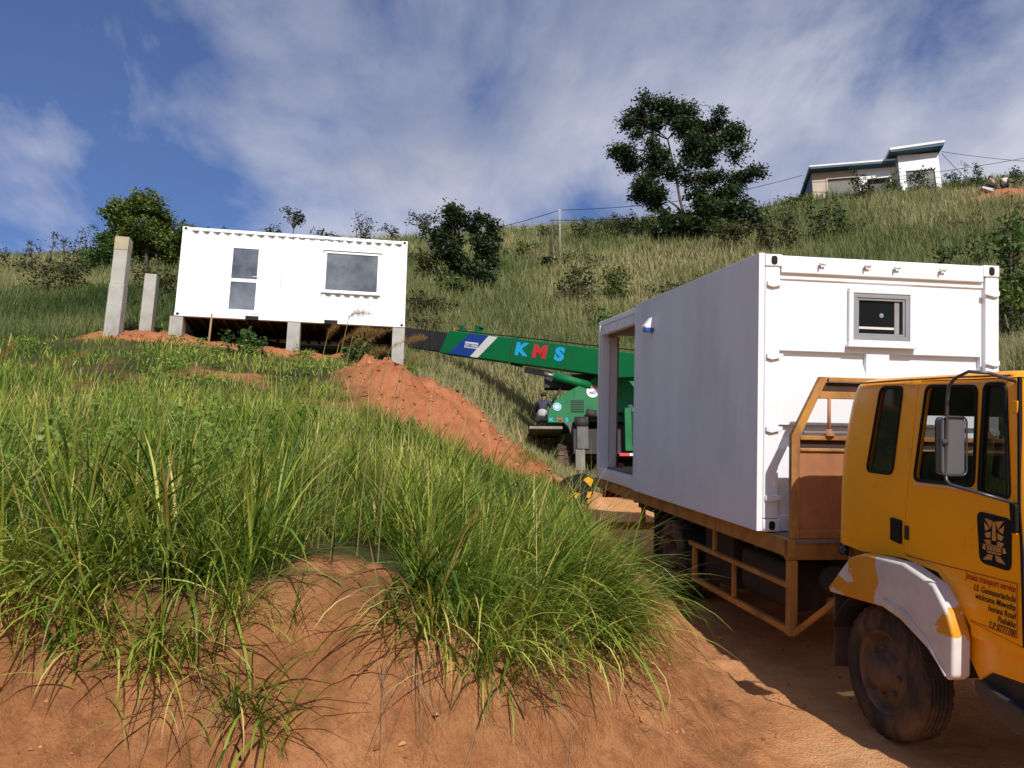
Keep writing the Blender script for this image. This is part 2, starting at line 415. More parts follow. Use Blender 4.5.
cf = ramp(nt, noise(nt, 1.6, 9, 0.7), [(0.3, (0.20, 0.082, 0.033)), (0.5, (0.42, 0.185, 0.075)), (0.72, (0.60, 0.29, 0.13))])
cf = mixc(nt, ramp(nt, noise(nt, 14.0, 7, 0.7), [(0.45, (0.0, 0, 0)), (0.72, (0.55, 0.55, 0.55))]), cf, (0.15, 0.06, 0.025))
fa = N(nt, 'ShaderNodeAttribute', attribute_name='face'); c1 = mixc(nt, fa.outputs['Fac'], c1, cf)
c = mixc(nt, af.outputs['Fac'], c1, c2)
# small pale stones pressed into the bank
vor = N(nt, 'ShaderNodeTexVoronoi'); vor.inputs['Scale'].default_value = 26; L(nt, N(nt, 'ShaderNodeTexCoord').outputs['Object'], vor.inputs['Vector'])
st = ramp(nt, vor.outputs['Distance'], [(0.10, (1, 1, 1)), (0.16, (0, 0, 0))])
gate = ramp(nt, noise(nt, 3.0, 3), [(0.56, (0, 0, 0)), (0.68, (0.45, 0.45, 0.45))])
stf = mixc(nt, 1.0, st, gate, 'MULTIPLY')
c = mixc(nt, stf, c, (0.50, 0.32, 0.18))
g1 = ramp(nt, noise(nt, 0.35, 6, 0.6), [(0.3, (0.025, 0.038, 0.009)), (0.55, (0.06, 0.065, 0.02)), (0.75, (0.14, 0.11, 0.045))])
c = mixc(nt, ad.outputs['Fac'], g1, c)
L(nt, c, p.inputs['Base Color'])
hh = N(nt, 'ShaderNodeMath', operation='MULTIPLY_ADD'); L(nt, noise(nt, 9, 9, 0.68), hh.inputs[0]); hh.inputs[1].default_value = 1.0; L(nt, noise(nt, 55, 6, 0.6), hh.inputs[2])
L(nt, bump(nt, hh.outputs[0], 0.9, 0.05), p.inputs['Normal']); L(nt, p.outputs[0], out.inputs[0])
tme.materials.append(m)
terrain = bpy.data.objects.new('terrain', tme); COL.objects.link(terrain); tag(terrain, 'orange dirt road, cut bank and grassy hillside rising behind', 'ground', kind='structure')

# ------------------------------------------------------------------ grass
def blades(name, label, P, Ln, W, az, lean, curve, tone, nseg, mat, kind='stuff', cat='grass', parent=None):
    n = len(P); k = nseg + 1
    t = np.linspace(0, 1, k)
    h = np.stack([np.cos(az), np.sin(az), np.zeros(n)], -1)
    tw = az + np.pi / 2 + RNG.normal(0, 0.5, n)
    side = np.stack([np.cos(tw), np.sin(tw), RNG.normal(0, 0.15, n)], -1)
    pos = np.zeros((n, k, 3)); pos[:, 0] = P
    for i in range(1, k):
        th = lean + curve * (t[i] + t[i - 1]) / 2
        st = (Ln / nseg)[:, None]
        pos[:, i] = pos[:, i - 1] + st * (np.sin(th)[:, None] * h + np.cos(th)[:, None] * np.array([0, 0, 1.0]))
    wd = W[:, None] * (0.55 + 0.9 * t - 1.4 * t ** 2.2)[None, :]; wd = np.maximum(wd, W[:, None] * 0.04)
    A = pos - side[:, None, :] * wd[:, :, None] / 2; B = pos + side[:, None, :] * wd[:, :, None] / 2
    V = np.stack([A, B], 2).reshape(-1, 3)
    base = (np.arange(n) * k * 2)[:, None] + (np.arange(nseg) * 2)[None, :]
    Fq = np.stack([base, base + 1, base + 3, base + 2], -1).reshape(-1, 4)
    me = raw_mesh(name, V, Fq)
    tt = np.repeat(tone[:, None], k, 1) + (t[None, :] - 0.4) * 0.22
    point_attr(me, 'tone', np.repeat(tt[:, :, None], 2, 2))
    me.materials.append(mat)
    o = bpy.data.objects.new(name, me); COL.objects.link(o)
    if parent is not None: o.parent = parent
    else: tag(o, label, cat, kind=kind)
    return o
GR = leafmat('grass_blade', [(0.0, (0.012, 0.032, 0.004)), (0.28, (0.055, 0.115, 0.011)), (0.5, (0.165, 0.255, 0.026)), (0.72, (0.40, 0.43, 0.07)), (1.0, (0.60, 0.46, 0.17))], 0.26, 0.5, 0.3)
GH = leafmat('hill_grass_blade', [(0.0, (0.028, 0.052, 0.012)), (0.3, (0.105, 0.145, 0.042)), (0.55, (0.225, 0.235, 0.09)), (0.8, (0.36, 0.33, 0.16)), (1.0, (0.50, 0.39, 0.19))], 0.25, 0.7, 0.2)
def ground(x, y): return height(x, y, False)
def grad_dir(x, y):
    e = 0.05; return np.arctan2(-(ground(x, y + e) - ground(x, y - e)), -(ground(x + e, y) - ground(x - e, y)))
def infr(x, y, mar=0.10):
    return np.abs(x / np.maximum(y, 0.1)) < 0.66 + mar + 0.55 * (x < 0)

# --- tussocks along the bank
def tussocks(cx, cy, nb, spread, Lm, name, label, edge_bias, tmean=0.45, tdev=0.09, wr=(0.007, 0.017)):
    rep = nb; X = np.repeat(cx, rep); Y = np.repeat(cy, rep); n = len(X)
    rr = np.abs(RNG.normal(0, 1, n)) * np.repeat(spread, rep); aa = RNG.uniform(0, 2 * np.pi, n)
    X = X + rr * np.cos(aa); Y = Y + rr * np.sin(aa)
    Z = ground(X, Y) - 0.02
    sdv = edge_sd(X, Y)
    dn = np.repeat(grad_dir(cx, cy), rep)
    b = np.repeat(edge_bias, rep)
    az = np.where(RNG.random(n) < b, dn + RNG.normal(0, 0.75, n), np.where(RNG.random(n) < 0.35, RNG.normal(0.15, 0.7, n), aa + RNG.normal(0, 0.5, n)))
    Ln = np.repeat(Lm, rep) * RNG.uniform(0.5, 1.25, n)
    lean = np.clip(RNG.normal(0.38, 0.30, n) + 0.35 * b, 0.0, 1.3)
    curve = np.clip(RNG.normal(0.85, 0.5, n) + 0.75 * b, 0.0, 2.6)
    ctone = np.repeat(RNG.normal(tmean, tdev, len(cx)), rep)
    tone = ctone + RNG.normal(0, 0.11, n); dry = RNG.random(n) < 0.07; tone = np.where(dry, RNG.uniform(0.72, 1.0, n), tone)
    W = RNG.uniform(*wr, n) * np.clip(Ln / 0.6, 0.6, 1.25)
    return blades(name, label, np.stack([X, Y, Z], -1), Ln, W, az, lean, curve, tone, 6, GR)
def pick(n, x0, x1, y0, y1, f):
    x = RNG.uniform(x0, x1, n); y = RNG.uniform(y0, y1, n); k = f(x, y); return x[k], y[k]
bare = lambda x, y: np.exp(-(((x + 0.93) / 0.42) ** 2 + ((y - 4.85) / 0.42) ** 2))
keep = lambda x, y: (edge_sd(x, y) > -0.02 + 0.12 * np.sin(x * 7)) & (bare(x, y) < 0.4) & infr(x, y, 0.15)
x1, y1 = pick(2500, -8.0, 1.3, 3.8, 7.2, lambda x, y: keep(x, y) & (edge_sd(x, y) < 2.4) & (fbm(x * 2.1, y * 2.1, 2) > -0.25))
sdv = edge_sd(x1, y1)
hump = np.exp(-(((x1 - 0.1) / 0.8) ** 2 + ((y1 - 5.6) / 0.9) ** 2))
tussocks(x1, y1, 22, RNG.uniform(0.03, 0.10, len(x1)), 0.44 + 0.34 * fbm(x1 * 1.7, y1 * 1.7, 3) + 0.14 * hump, 'bank_grass', 'tangled green grass growing thickly along the top of the orange bank', np.clip(0.75 - 1.1 * sdv, 0.05, 0.7), 0.44, 0.12, (0.005, 0.012))
x1, y1 = pick(1750, -7.2, 1.25, 3.8, 7.2, lambda x, y: keep(x, y) & (edge_sd(x, y) < 1.5) & (RNG.random(len(x)) < 0.75 * np.exp(-np.maximum(edge_sd(x, y), 0) * 0.9)))
sdv = edge_sd(x1, y1)
tussocks(x1, y1, 15, RNG.uniform(0.02, 0.06, len(x1)), RNG.uniform(0.5, 0.95, len(x1)), 'broad_grass', 'broad bladed arching grass tufts along the lip of the bank', np.clip(0.8 - 0.8 * sdv, 0.15, 0.75), 0.455, 0.13, (0.010, 0.022))
n = 900; X = RNG.uniform(-5.5, 1.2, n); Y = RNG.uniform(4.0, 9.5, n); k = (edge_sd(X, Y) > 0.05) & (bare(X, Y) < 0.4) & infr(X, Y, 0.1); X = X[k]; Y = Y[k]; n = len(X)
blades('seed_stems', 'thin pale seed stems leaning out of the bank grass', np.stack([X, Y, ground(X, Y)], -1), RNG.uniform(0.55, 1.15, n), RNG.uniform(0.003, 0.006, n), RNG.normal(0.2, 1.3, n), RNG.uniform(0.05, 0.55, n), RNG.uniform(0.1, 0.9, n), RNG.uniform(0.55, 0.98, n), 6, GR)
# --- a few tussocks hanging down the face of the bank
hx_ = np.array([-1.72, -1.58, -1.30, -1.18, -2.15, -0.62, -0.48, -0.31, -0.18, -0.03, 0.14, 0.29, 0.51, 0.72, 1.02, -0.39, 0.06, -0.22, 0.69, -2.36, -2.16, -1.93, -1.68, -1.52, -1.43, -2.55, 0.0, 0.2, 0.4, 0.6, 0.85, -0.1, 0.1])
hy_ = np.array([4.12, 4.08, 4.05, 4.08, 4.08, 4.50, 4.45, 4.40, 4.45, 4.55, 4.75, 4.95, 5.40, 5.85, 6.85, 4.70, 4.90, 4.65, 6.45, 4.15, 4.15, 4.10, 4.10, 4.15, 4.30, 4.25, 4.72, 5.02, 5.25, 5.75, 6.3, 4.62, 4.85])
tussocks(hx_, hy_, 40, np.full(len(hx_), 0.07), RNG.uniform(0.42, 0.66, len(hx_)), 'hanging_grass', 'broad green grass tufts hanging down over the bare face of the bank', np.full(len(hx_), 0.72), 0.46, 0.10, (0.010, 0.021))
x1, y1 = pick(800, 0.0, 1.3, 6.6, 16.0, lambda x, y: (edge_sd(x, y) > -0.12) & (edge_sd(x, y) < 0.7))
tussocks(x1, y1, 20, RNG.uniform(0.03, 0.09, len(x1)), RNG.uniform(0.5, 1.0, len(x1)) * np.clip(0.95 - 0.075 * y1, 0.22, 0.5) * 1.25, 'verge_grass', 'tall grass along the bank lip beside the rear of the lorry', np.full(len(x1), 0.3), 0.44, 0.10, (0.006, 0.015))
n = 90; X = RNG.uniform(0.3, 1.0, n); Y = RNG.uniform(6.0, 8.6, n); k = edge_sd(X, Y) > -0.1; X = X[k]; Y = Y[k]; n = len(X)
blades('verge_stems', 'long pale seed stems leaning over the lorry wheels', np.stack([X, Y, ground(X, Y)], -1), RNG.uniform(0.5, 0.95, n), RNG.uniform(0.004, 0.007, n), RNG.normal(-0.1, 0.6, n), RNG.uniform(0.15, 0.7, n), RNG.uniform(0.2, 0.9, n), RNG.uniform(0.6, 0.98, n), 6, GR)
# --- dead straw stems hanging on the face
n = 75; cxs = np.array([-1.35, -0.55, -0.5, 0.1, -1.5, -0.1]); ci = RNG.integers(0, 6, n)
X = cxs[ci] + RNG.normal(0, 0.07, n); Y = np.array([4.08, 4.35, 4.38, 4.68, 4.05, 4.5])[ci] + RNG.normal(0, 0.03, n)
blades('dead_stems', 'dry grey straw stems trailing down the bank face', np.stack([X, Y, ground(X, Y) + 0.02], -1), RNG.uniform(0.2, 0.7, n), np.full(n, 0.005), -np.pi / 2 + RNG.normal(0, 0.9, n), RNG.uniform(1.7, 2.5, n), RNG.uniform(0.2, 0.9, n), RNG.uniform(0.6, 1.0, n), 6, leafmat('straw', [(0.5, (0.10, 0.065, 0.035)), (1.0, (0.28, 0.21, 0.13))], 0.1, 0.8))
# --- field grass from the bank up to the house
def field(nw, y0, y1, xr, Lm, wdt, tone0, name, label, mat, nseg, lf, dens=None, leanm=0.22):
    u = RNG.random(nw); y = y0 * (y1 / y0) ** (u ** 0.85); x = RNG.uniform(-xr, xr, nw) * y
    k = (dirtmask(x, y) < 0.35 + 0.25 * RNG.random(nw)) & ((edge_sd(x, y) > 0.15) | (lat(x, y) > 4.2)) & (RNG.random(nw) < (0.50 + 1.6 * fbm(x * 1.1, y * 1.1, 3) + 0.25))
    k &= ~((x > -9.5) & (x < -3.2) & (y > 20.3 + (x + 9) * 0.16) & (y < 23.5))
    # keep clear of the standing lorry
    k &= ~((lat(x, y) > -0.4) & (lat(x, y) < 3.0) & (y < 16))
    if dens is not None: k &= RNG.random(nw) < dens(x, y)
    x = x[k]; y = y[k]; n = len(x)
    Ln = lf(x, y) * RNG.uniform(0.55, 1.3, n)
    tone = tone0 + 0.42 * fbm(x * 0.9 + 3, y * 0.9, 4) + RNG.normal(0, 0.10, n)
    dry = RNG.random(n) < 0.06; tone = np.where(dry, RNG.uniform(0.75, 1.0, n), tone)
    W = wdt * y * RNG.uniform(0.6, 1.3, n)
    return blades(name, label, np.stack([x, y, ground(x, y) - 0.03], -1), Ln, W, RNG.uniform(0, 2 * np.pi, n), np.clip(RNG.normal(leanm, 0.2, n), 0, 1.2), np.clip(RNG.normal(0.7, 0.4, n), 0, 2), tone, nseg, mat)
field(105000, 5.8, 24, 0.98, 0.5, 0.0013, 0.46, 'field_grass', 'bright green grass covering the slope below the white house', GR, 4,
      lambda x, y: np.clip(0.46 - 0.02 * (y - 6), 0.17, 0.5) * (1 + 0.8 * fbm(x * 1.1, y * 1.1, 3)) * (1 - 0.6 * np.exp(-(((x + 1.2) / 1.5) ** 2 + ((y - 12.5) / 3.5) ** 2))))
def hill_tone(x, y): return 0.54 + 0.5 * fbm(x * 0.16 + 1, y * 0.16, 4)
def hillgrass(nw, y0, y1, name, label, Lh, wd):
    u = RNG.random(nw); y = y0 * (y1 / y0) ** u; x = RNG.uniform(-0.8, 0.86, nw) * y
    k = (dirtmask(x, y) < 0.5) & ((y > 17.5) | (edge_sd(x, y) > 0.3) | (lat(x, y) > 4.3))
    k &= ~((x > -10.5) & (x < -2.6) & (y < 24.0)) & ~((x > -13) & (x < 4.5) & (y < 19.5) & (edge_sd(x, y) > 0)) & ~((lat(x, y) > -0.4) & (lat(x, y) < 3.2) & (y < 19))
    x = x[k]; y = y[k]; n = len(x)
    t = hill_tone(x, y) + RNG.normal(0, 0.10, n)
    t = t - 0.22 * sstep(-2, -12, x) * sstep(40, 20, y)      # greener on the left
    Ln = Lh * RNG.uniform(0.5, 1.3, n) * (1 + 0.5 * fbm(x * 0.3, y * 0.3, 3))
    return blades(name, label, np.stack([x, y, ground(x, y) - 0.05], -1), Ln, wd * y * RNG.uniform(0.6, 1.3, n), RNG.uniform(0, 2 * np.pi, n), np.clip(RNG.normal(0.15, 0.15, n), 0, 1), np.clip(RNG.normal(0.5, 0.4, n), 0, 2), t, 3, GH)
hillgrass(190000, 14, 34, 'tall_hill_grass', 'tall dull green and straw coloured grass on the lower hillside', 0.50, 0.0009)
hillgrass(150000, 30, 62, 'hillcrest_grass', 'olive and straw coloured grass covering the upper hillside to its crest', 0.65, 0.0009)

# --- feathery seed plumes standing above the bank
PL = [(-1.08,4.90,2.95,-0.84,4.87,3.03),(-1.04,5.00,2.95,-0.79,4.97,3.06),(-0.98,5.10,2.97,-0.78,5.07,3.09),(-1.06,5.20,3.08,-0.92,5.17,3.12),(-0.88,4.80,2.84,-0.74,4.77,2.86),(-0.78,5.00,2.94,-0.55,4.97,3.00),(-0.65,4.80,2.78,-0.50,4.77,2.84),(-0.71,5.30,3.06,-0.57,5.27,3.09),(-1.16,4.90,2.98,-1.08,4.87,3.05),(-1.05,5.00,3.15,-0.90,4.97,3.16),(-2.92,4.50,2.70,-2.82,4.47,2.82),(-2.98,5.20,2.88,-2.76,5.17,2.94),(-2.84,5.40,2.91,-2.63,5.37,2.94),(-2.72,4.90,2.63,-2.57,4.87,2.67),(-2.84,5.60,2.84,-2.60,5.57,2.87)]
PLM = leafmat('plume_fibre', [(0.0, (0.22, 0.12, 0.035)), (1.0, (0.50, 0.34, 0.13))], 0.35, 0.8)
STM = pm('grass_stalk', (0.16, 0.15, 0.05), 0.7)
for i, (bx, by, bz, tx, ty, tz) in enumerate(PL):
    rx, ry = bx - 0.12 - 0.1 * random.random(), by + 0.05
    rz = float(ground(rx, ry))
    left = bx < -2
    lab = 'brown feathery grass plume arching at the far left of the bank' if left else 'brown feathery grass plume arching in front of the white house'
    t = empty('grass_plume', lab, 'grass plume', (rx, ry, rz), group='grass plumes at the left edge' if left else 'grass plumes before the house')
    b = Vector((bx - rx, by - ry, bz - rz)); e = Vector((tx - rx, ty - ry, tz - rz))
    mid = b * 0.55 + Vector((-0.03, 0, 0.08))
    MB().tube([(0, 0, 0), tuple(b * 0.25 + Vector((-0.02, 0, 0.05))), tuple(mid), tuple(b)], [0.004, 0.0035, 0.003, 0.002], 5).build('stalk', STM, t)
    nf = 420; q = RNG.random(nf); c0 = np.array(b); c2 = np.array(e); c1 = (c0 + c2) / 2 + np.array([-0.02, 0, 0.035])
    P = ((1 - q) ** 2)[:, None] * c0 + (2 * q * (1 - q))[:, None] * c1 + (q ** 2)[:, None] * c2
    d = (c2 - c0); azd = math.atan2(d[1], d[0])
    blades('plume', None, P, 0.036 * np.sin(np.pi * np.clip(q * 0.85 + 0.1, 0, 1)) + 0.008, np.full(nf, 0.0022), np.where(RNG.random(nf) < 0.5, azd, azd + np.pi) * 0 + azd + RNG.normal(0, 1.3, nf), RNG.uniform(0.1, 2.6, nf), np.zeros(nf), RNG.random(nf), 1, PLM, parent=t)

# --- clods and stones lying on the bank face, road and spoil heap
def clods(n, name, label, xs, ys, size, cond):
    x = RNG.uniform(*xs, n); y = RNG.uniform(*ys, n); k = cond(x, y); x = x[k]; y = y[k]; n = len(x); z = height(x, y)
    base = np.array([(1, 0, 0), (-1, 0, 0), (0, 1, 0), (0, -1, 0), (0, 0, 1), (0, 0, -1)], float); tri = np.array([(0, 2, 4), (2, 1, 4), (1, 3, 4), (3, 0, 4), (2, 0, 5), (1, 2, 5), (3, 1, 5), (0, 3, 5)])
    s_ = size[0] * (size[1] / size[0]) ** (RNG.random(n) ** 2.2)
    V = base[None] * RNG.uniform(0.6, 1.3, (n, 6, 1)) * s_[:, None, None] * np.array([1, 1, 0.7]) + RNG.normal(0, 0.28, (n, 6, 3)) * s_[:, None, None]
    a = RNG.uniform(0, 6.28, n); c, s2 = np.cos(a)[:, None], np.sin(a)[:, None]
    V = np.stack([V[:, :, 0] * c - V[:, :, 1] * s2, V[:, :, 0] * s2 + V[:, :, 1] * c, V[:, :, 2]], -1) + np.stack([x, y, z], -1)[:, None, :]
    F3 = (tri[None] + (np.arange(n) * 6)[:, None, None]).reshape(-1, 3)
    me = bpy.data.meshes.new(name); me.from_pydata(V.reshape(-1, 3).tolist(), [], F3.tolist())
    point_attr(me, 'tone', np.repeat(RNG.random(n), 6)); me.materials.append(CLOD)
    o = bpy.data.objects.new(name, me); COL.objects.link(o)
    return tag(o, label, 'soil', kind='stuff')
CLOD = leafmat('clod', [(0.0, (0.17, 0.07, 0.028)), (0.5, (0.42, 0.18, 0.075)), (0.9, (0.48, 0.22, 0.095)), (1.0, (0.46, 0.28, 0.15))], 0.0, 0.95, 0.1)
clods(16000, 'soil_clods', 'clods and small stones scattered over the bank face and roadside', (-4, 3.2), (3.2, 9), (0.004, 0.024), lambda x, y: (edge_sd(x, y) < 0.05) & (RNG.random(len(x)) < 0.12 + 0.88 * sstep(-1.1, -0.4, edge_sd(x, y))) & (fbm(x * 1.5, y * 1.5, 3) > -0.25))
clods(4200, 'spoil_clods', 'lumps of orange soil on the spoil heap below the house', (-11, 1.2), (14.5, 22), (0.012, 0.07), lambda x, y: strip(x, y) > 0.05)
# ------------------------------------------------------------------ trees and shrubs
def leafcloud(name, P, size, tone, mat, parent=None, aspect=2.0, droop=0.0):
    n = len(P)
    a = RNG.normal(0, 1, (n, 3)); a[:, 2] = a[:, 2] * 0.6 - droop; a /= np.linalg.norm(a, axis=1)[:, None]
    b = RNG.normal(0, 1, (n, 3)); b -= (a * b).sum(1)[:, None] * a; b /= np.linalg.norm(b, axis=1)[:, None]
    s = (size * RNG.uniform(0.6, 1.35, n))[:, None]
    V = np.stack([P - a * s * 0.5, P + b * s * 0.5 / aspect, P + a * s * 0.5, P - b * s * 0.5 / aspect], 1).reshape(-1, 3)
    me = raw_mesh(name, V, np.arange(n * 4).reshape(-1, 4))
    point_attr(me, 'tone', np.repeat(tone, 4)); me.materials.append(mat)
    o = bpy.data.objects.new(name, me); COL.objects.link(o)
    if parent is not None: o.parent = parent
    return o
BARK = pm('bark', (0.09, 0.07, 0.05), 0.9, 0.3, 6, bmp=0.4)
PALEBARK = pm('pale_bark', (0.22, 0.19, 0.15), 0.9, 0.3, 6, bmp=0.4)
LV = {
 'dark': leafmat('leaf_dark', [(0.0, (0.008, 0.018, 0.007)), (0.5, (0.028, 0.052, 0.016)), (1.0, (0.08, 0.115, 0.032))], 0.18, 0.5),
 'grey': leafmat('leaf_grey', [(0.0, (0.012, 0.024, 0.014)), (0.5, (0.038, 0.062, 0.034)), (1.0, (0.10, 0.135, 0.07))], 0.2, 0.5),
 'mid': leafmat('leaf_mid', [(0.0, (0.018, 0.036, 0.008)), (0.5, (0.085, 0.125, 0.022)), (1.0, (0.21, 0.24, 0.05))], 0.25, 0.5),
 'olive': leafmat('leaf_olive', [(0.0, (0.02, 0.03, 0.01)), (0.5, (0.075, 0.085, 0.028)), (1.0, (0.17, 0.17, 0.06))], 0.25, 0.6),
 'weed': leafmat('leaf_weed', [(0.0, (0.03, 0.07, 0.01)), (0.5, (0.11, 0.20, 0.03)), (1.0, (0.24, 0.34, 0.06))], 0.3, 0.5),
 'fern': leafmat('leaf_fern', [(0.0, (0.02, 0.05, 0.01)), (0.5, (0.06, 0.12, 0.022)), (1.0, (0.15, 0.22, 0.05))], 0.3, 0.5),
}
def crown_points(blobs, dens, clump, zf=0.85):
    """leaf positions in small clumps spread through ellipsoids (x, y, z, rx, ry, rz)"""
    PP = []; TT = []
    for bx, by, bz, rx, ry, rz in blobs:
        nc = max(3, int(dens * (rx * rz + rx * ry + ry * rz) / 3))
        d = RNG.normal(0, 1, (nc, 3)); d /= np.linalg.norm(d, axis=1)[:, None]
        r = RNG.random(nc) ** 0.42
        c = np.array([bx, by, bz]) + d * r[:, None] * np.array([rx, ry, rz])
        k = max(4, int(clump[1]))
        pts = np.repeat(c, k, 0) + RNG.normal(0, clump[0], (nc * k, 3)) * np.array([1, 1, 0.6])
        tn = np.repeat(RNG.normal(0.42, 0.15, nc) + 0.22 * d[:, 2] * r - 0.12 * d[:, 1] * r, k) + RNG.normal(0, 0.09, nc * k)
        PP.append(pts); TT.append(tn)
    return np.concatenate(PP), np.clip(np.concatenate(TT), 0, 1)
def tree(name, label, cat, loc, blobs, trunks, leaf, dens, clump, mat, bark=BARK, group=None, aspect=2.0, r0=0.15, droop=0.0):
    t = empty(name, label, cat, loc, group=group)
    mb = MB(); nodes_ = []
    for tr in trunks:
        k = len(tr)
        mb.tube(tr, [r0 * (1 - 0.75 * i / (k - 1)) for i in range(k)], 7)
        for a, b in zip(tr[:-1], tr[1:]):
            for f in (0.3, 0.65, 1.0): nodes_.append(Vector(a).lerp(Vector(b), f))
    for bx, by, bz, rx, ry, rz in blobs:
        c = Vector((bx, by, bz))
        cand = [q for q in nodes_ if q.z < bz + 0.1] or nodes_
        q = min(cand, key=lambda q: (q - c).length)
        mid = q.lerp(c, 0.5) + Vector((random.uniform(-.1, .1), random.uniform(-.1, .1), 0.12 * (c - q).length))
        mb.tube([q, mid, c], [r0 * 0.34, r0 * 0.22, r0 * 0.08], 5)
        for _ in range(4):
            e = c + Vector((random.uniform(-rx, rx), random.uniform(-ry, ry), random.uniform(-rz, rz))) * 0.75
            mb.tube([mid.lerp(c, random.uniform(0.3, 1)), e], [r0 * 0.11, r0 * 0.03], 4)
    mb.build('trunk', bark, t, smooth=True)
    P, T = crown_points(blobs, dens, clump)
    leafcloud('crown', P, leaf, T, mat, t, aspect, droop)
    return t
def sil(lst, ox, oy, k, depth=0.8, spread=0.9, fat=1.1):
    """crown blobs read off the tree's outline, scaled to metres"""
    out = []
    for a, b, rx, ry in lst:
        for q in range(3):
            u = random.uniform(0.5, 0.8); v_ = random.uniform(0, 6.28); e = 0.5 if q else 0.1
            aa, bb = a + e * rx * math.cos(v_), b + e * ry * math.sin(v_)
            rd = depth * (rx + ry) / 2 * k * u * 1.1
            out.append(((aa - ox) * k, random.uniform(-1, 1) * spread, (oy - bb) * k * 1.15, rx * k * fat * u, rd, ry * k * 1.12 * fat * u))
    return out
def gz(x, y): return float(ground(np.array([x]), np.array([y]))[0])
# the tall thin tree on the crest
K_ = 0.0154
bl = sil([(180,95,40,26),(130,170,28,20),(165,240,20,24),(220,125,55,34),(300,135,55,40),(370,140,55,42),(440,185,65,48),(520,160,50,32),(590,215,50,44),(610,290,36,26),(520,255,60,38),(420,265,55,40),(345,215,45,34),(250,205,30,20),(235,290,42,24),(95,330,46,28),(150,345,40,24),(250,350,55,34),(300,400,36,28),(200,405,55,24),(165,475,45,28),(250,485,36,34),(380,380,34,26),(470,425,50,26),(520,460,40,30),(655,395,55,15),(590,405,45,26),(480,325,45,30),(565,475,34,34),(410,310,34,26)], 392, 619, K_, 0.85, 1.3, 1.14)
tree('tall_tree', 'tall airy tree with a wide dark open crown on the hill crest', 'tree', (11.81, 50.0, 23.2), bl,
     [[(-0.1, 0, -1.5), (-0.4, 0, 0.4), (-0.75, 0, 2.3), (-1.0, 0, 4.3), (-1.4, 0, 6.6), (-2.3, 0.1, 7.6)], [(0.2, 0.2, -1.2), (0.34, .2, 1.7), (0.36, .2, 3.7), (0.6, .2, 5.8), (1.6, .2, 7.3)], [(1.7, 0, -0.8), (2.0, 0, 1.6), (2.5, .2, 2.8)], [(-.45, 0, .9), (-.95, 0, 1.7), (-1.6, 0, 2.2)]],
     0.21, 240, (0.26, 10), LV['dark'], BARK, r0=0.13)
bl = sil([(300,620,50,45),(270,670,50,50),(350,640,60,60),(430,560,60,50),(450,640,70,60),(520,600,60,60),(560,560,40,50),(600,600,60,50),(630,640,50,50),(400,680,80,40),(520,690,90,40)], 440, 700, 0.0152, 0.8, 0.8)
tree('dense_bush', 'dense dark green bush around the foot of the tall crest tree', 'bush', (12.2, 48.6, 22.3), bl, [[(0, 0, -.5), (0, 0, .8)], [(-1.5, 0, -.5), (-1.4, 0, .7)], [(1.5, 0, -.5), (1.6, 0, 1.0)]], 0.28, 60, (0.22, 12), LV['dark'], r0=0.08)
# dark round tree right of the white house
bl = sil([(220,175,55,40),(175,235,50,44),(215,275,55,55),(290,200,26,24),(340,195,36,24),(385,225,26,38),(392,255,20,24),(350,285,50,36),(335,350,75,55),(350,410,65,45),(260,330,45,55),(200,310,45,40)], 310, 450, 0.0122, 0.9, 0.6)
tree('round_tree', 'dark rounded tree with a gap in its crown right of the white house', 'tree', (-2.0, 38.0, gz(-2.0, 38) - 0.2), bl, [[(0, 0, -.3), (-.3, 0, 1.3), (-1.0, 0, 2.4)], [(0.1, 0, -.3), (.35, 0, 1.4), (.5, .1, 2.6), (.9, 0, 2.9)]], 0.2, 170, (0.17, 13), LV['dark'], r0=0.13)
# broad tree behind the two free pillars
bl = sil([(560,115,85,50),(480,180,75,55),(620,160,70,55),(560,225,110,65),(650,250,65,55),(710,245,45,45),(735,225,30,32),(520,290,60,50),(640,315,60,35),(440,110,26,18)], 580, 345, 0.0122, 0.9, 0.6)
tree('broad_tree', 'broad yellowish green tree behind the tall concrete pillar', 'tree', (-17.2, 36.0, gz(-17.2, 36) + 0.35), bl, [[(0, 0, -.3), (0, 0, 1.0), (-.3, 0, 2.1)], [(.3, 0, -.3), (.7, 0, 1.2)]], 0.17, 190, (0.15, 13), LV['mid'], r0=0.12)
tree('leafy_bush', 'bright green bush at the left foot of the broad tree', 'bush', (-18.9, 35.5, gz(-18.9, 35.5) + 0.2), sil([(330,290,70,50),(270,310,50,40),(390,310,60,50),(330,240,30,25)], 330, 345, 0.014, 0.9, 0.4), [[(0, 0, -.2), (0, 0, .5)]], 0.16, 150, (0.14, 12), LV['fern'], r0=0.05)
# ------------------------------------------------------------------ white container standing on the lorry (lorry frame: x across, y away from the camera, z up)
WHITE = pm('white_paint', (0.73, 0.765, 0.80), 0.42, 0.03, 1.4, dirt=(0.60, 0.57, 0.52), dscale=1.6, dthr=0.74, bmp=0.06, bscale=9)
WHITE_SIDE = pm('white_board', (0.80, 0.79, 0.81), 0.65, 0.05, 2.2, dirt=(0.70, 0.69, 0.70), dscale=1.1, dthr=0.60, bmp=0.05, bscale=6, streak=True)
WHITE_IN = pm('white_lining', (0.62, 0.61, 0.62), 0.7, 0.05, 2)
PLY = pm('brown_plywood', (0.20, 0.11, 0.06), 0.7, 0.25, 3, streak=True)
FLOORW = pm('worn_floorboard', (0.22, 0.15, 0.10), 0.75, 0.3, 4)
BLACK = pm('black_rubber', (0.008, 0.008, 0.0085), 0.6, 0.2, 8, spec=0.2)
DARKHOLE = pm('dark_cavity', (0.008, 0.008, 0.008), 0.9, 0.2, 4)
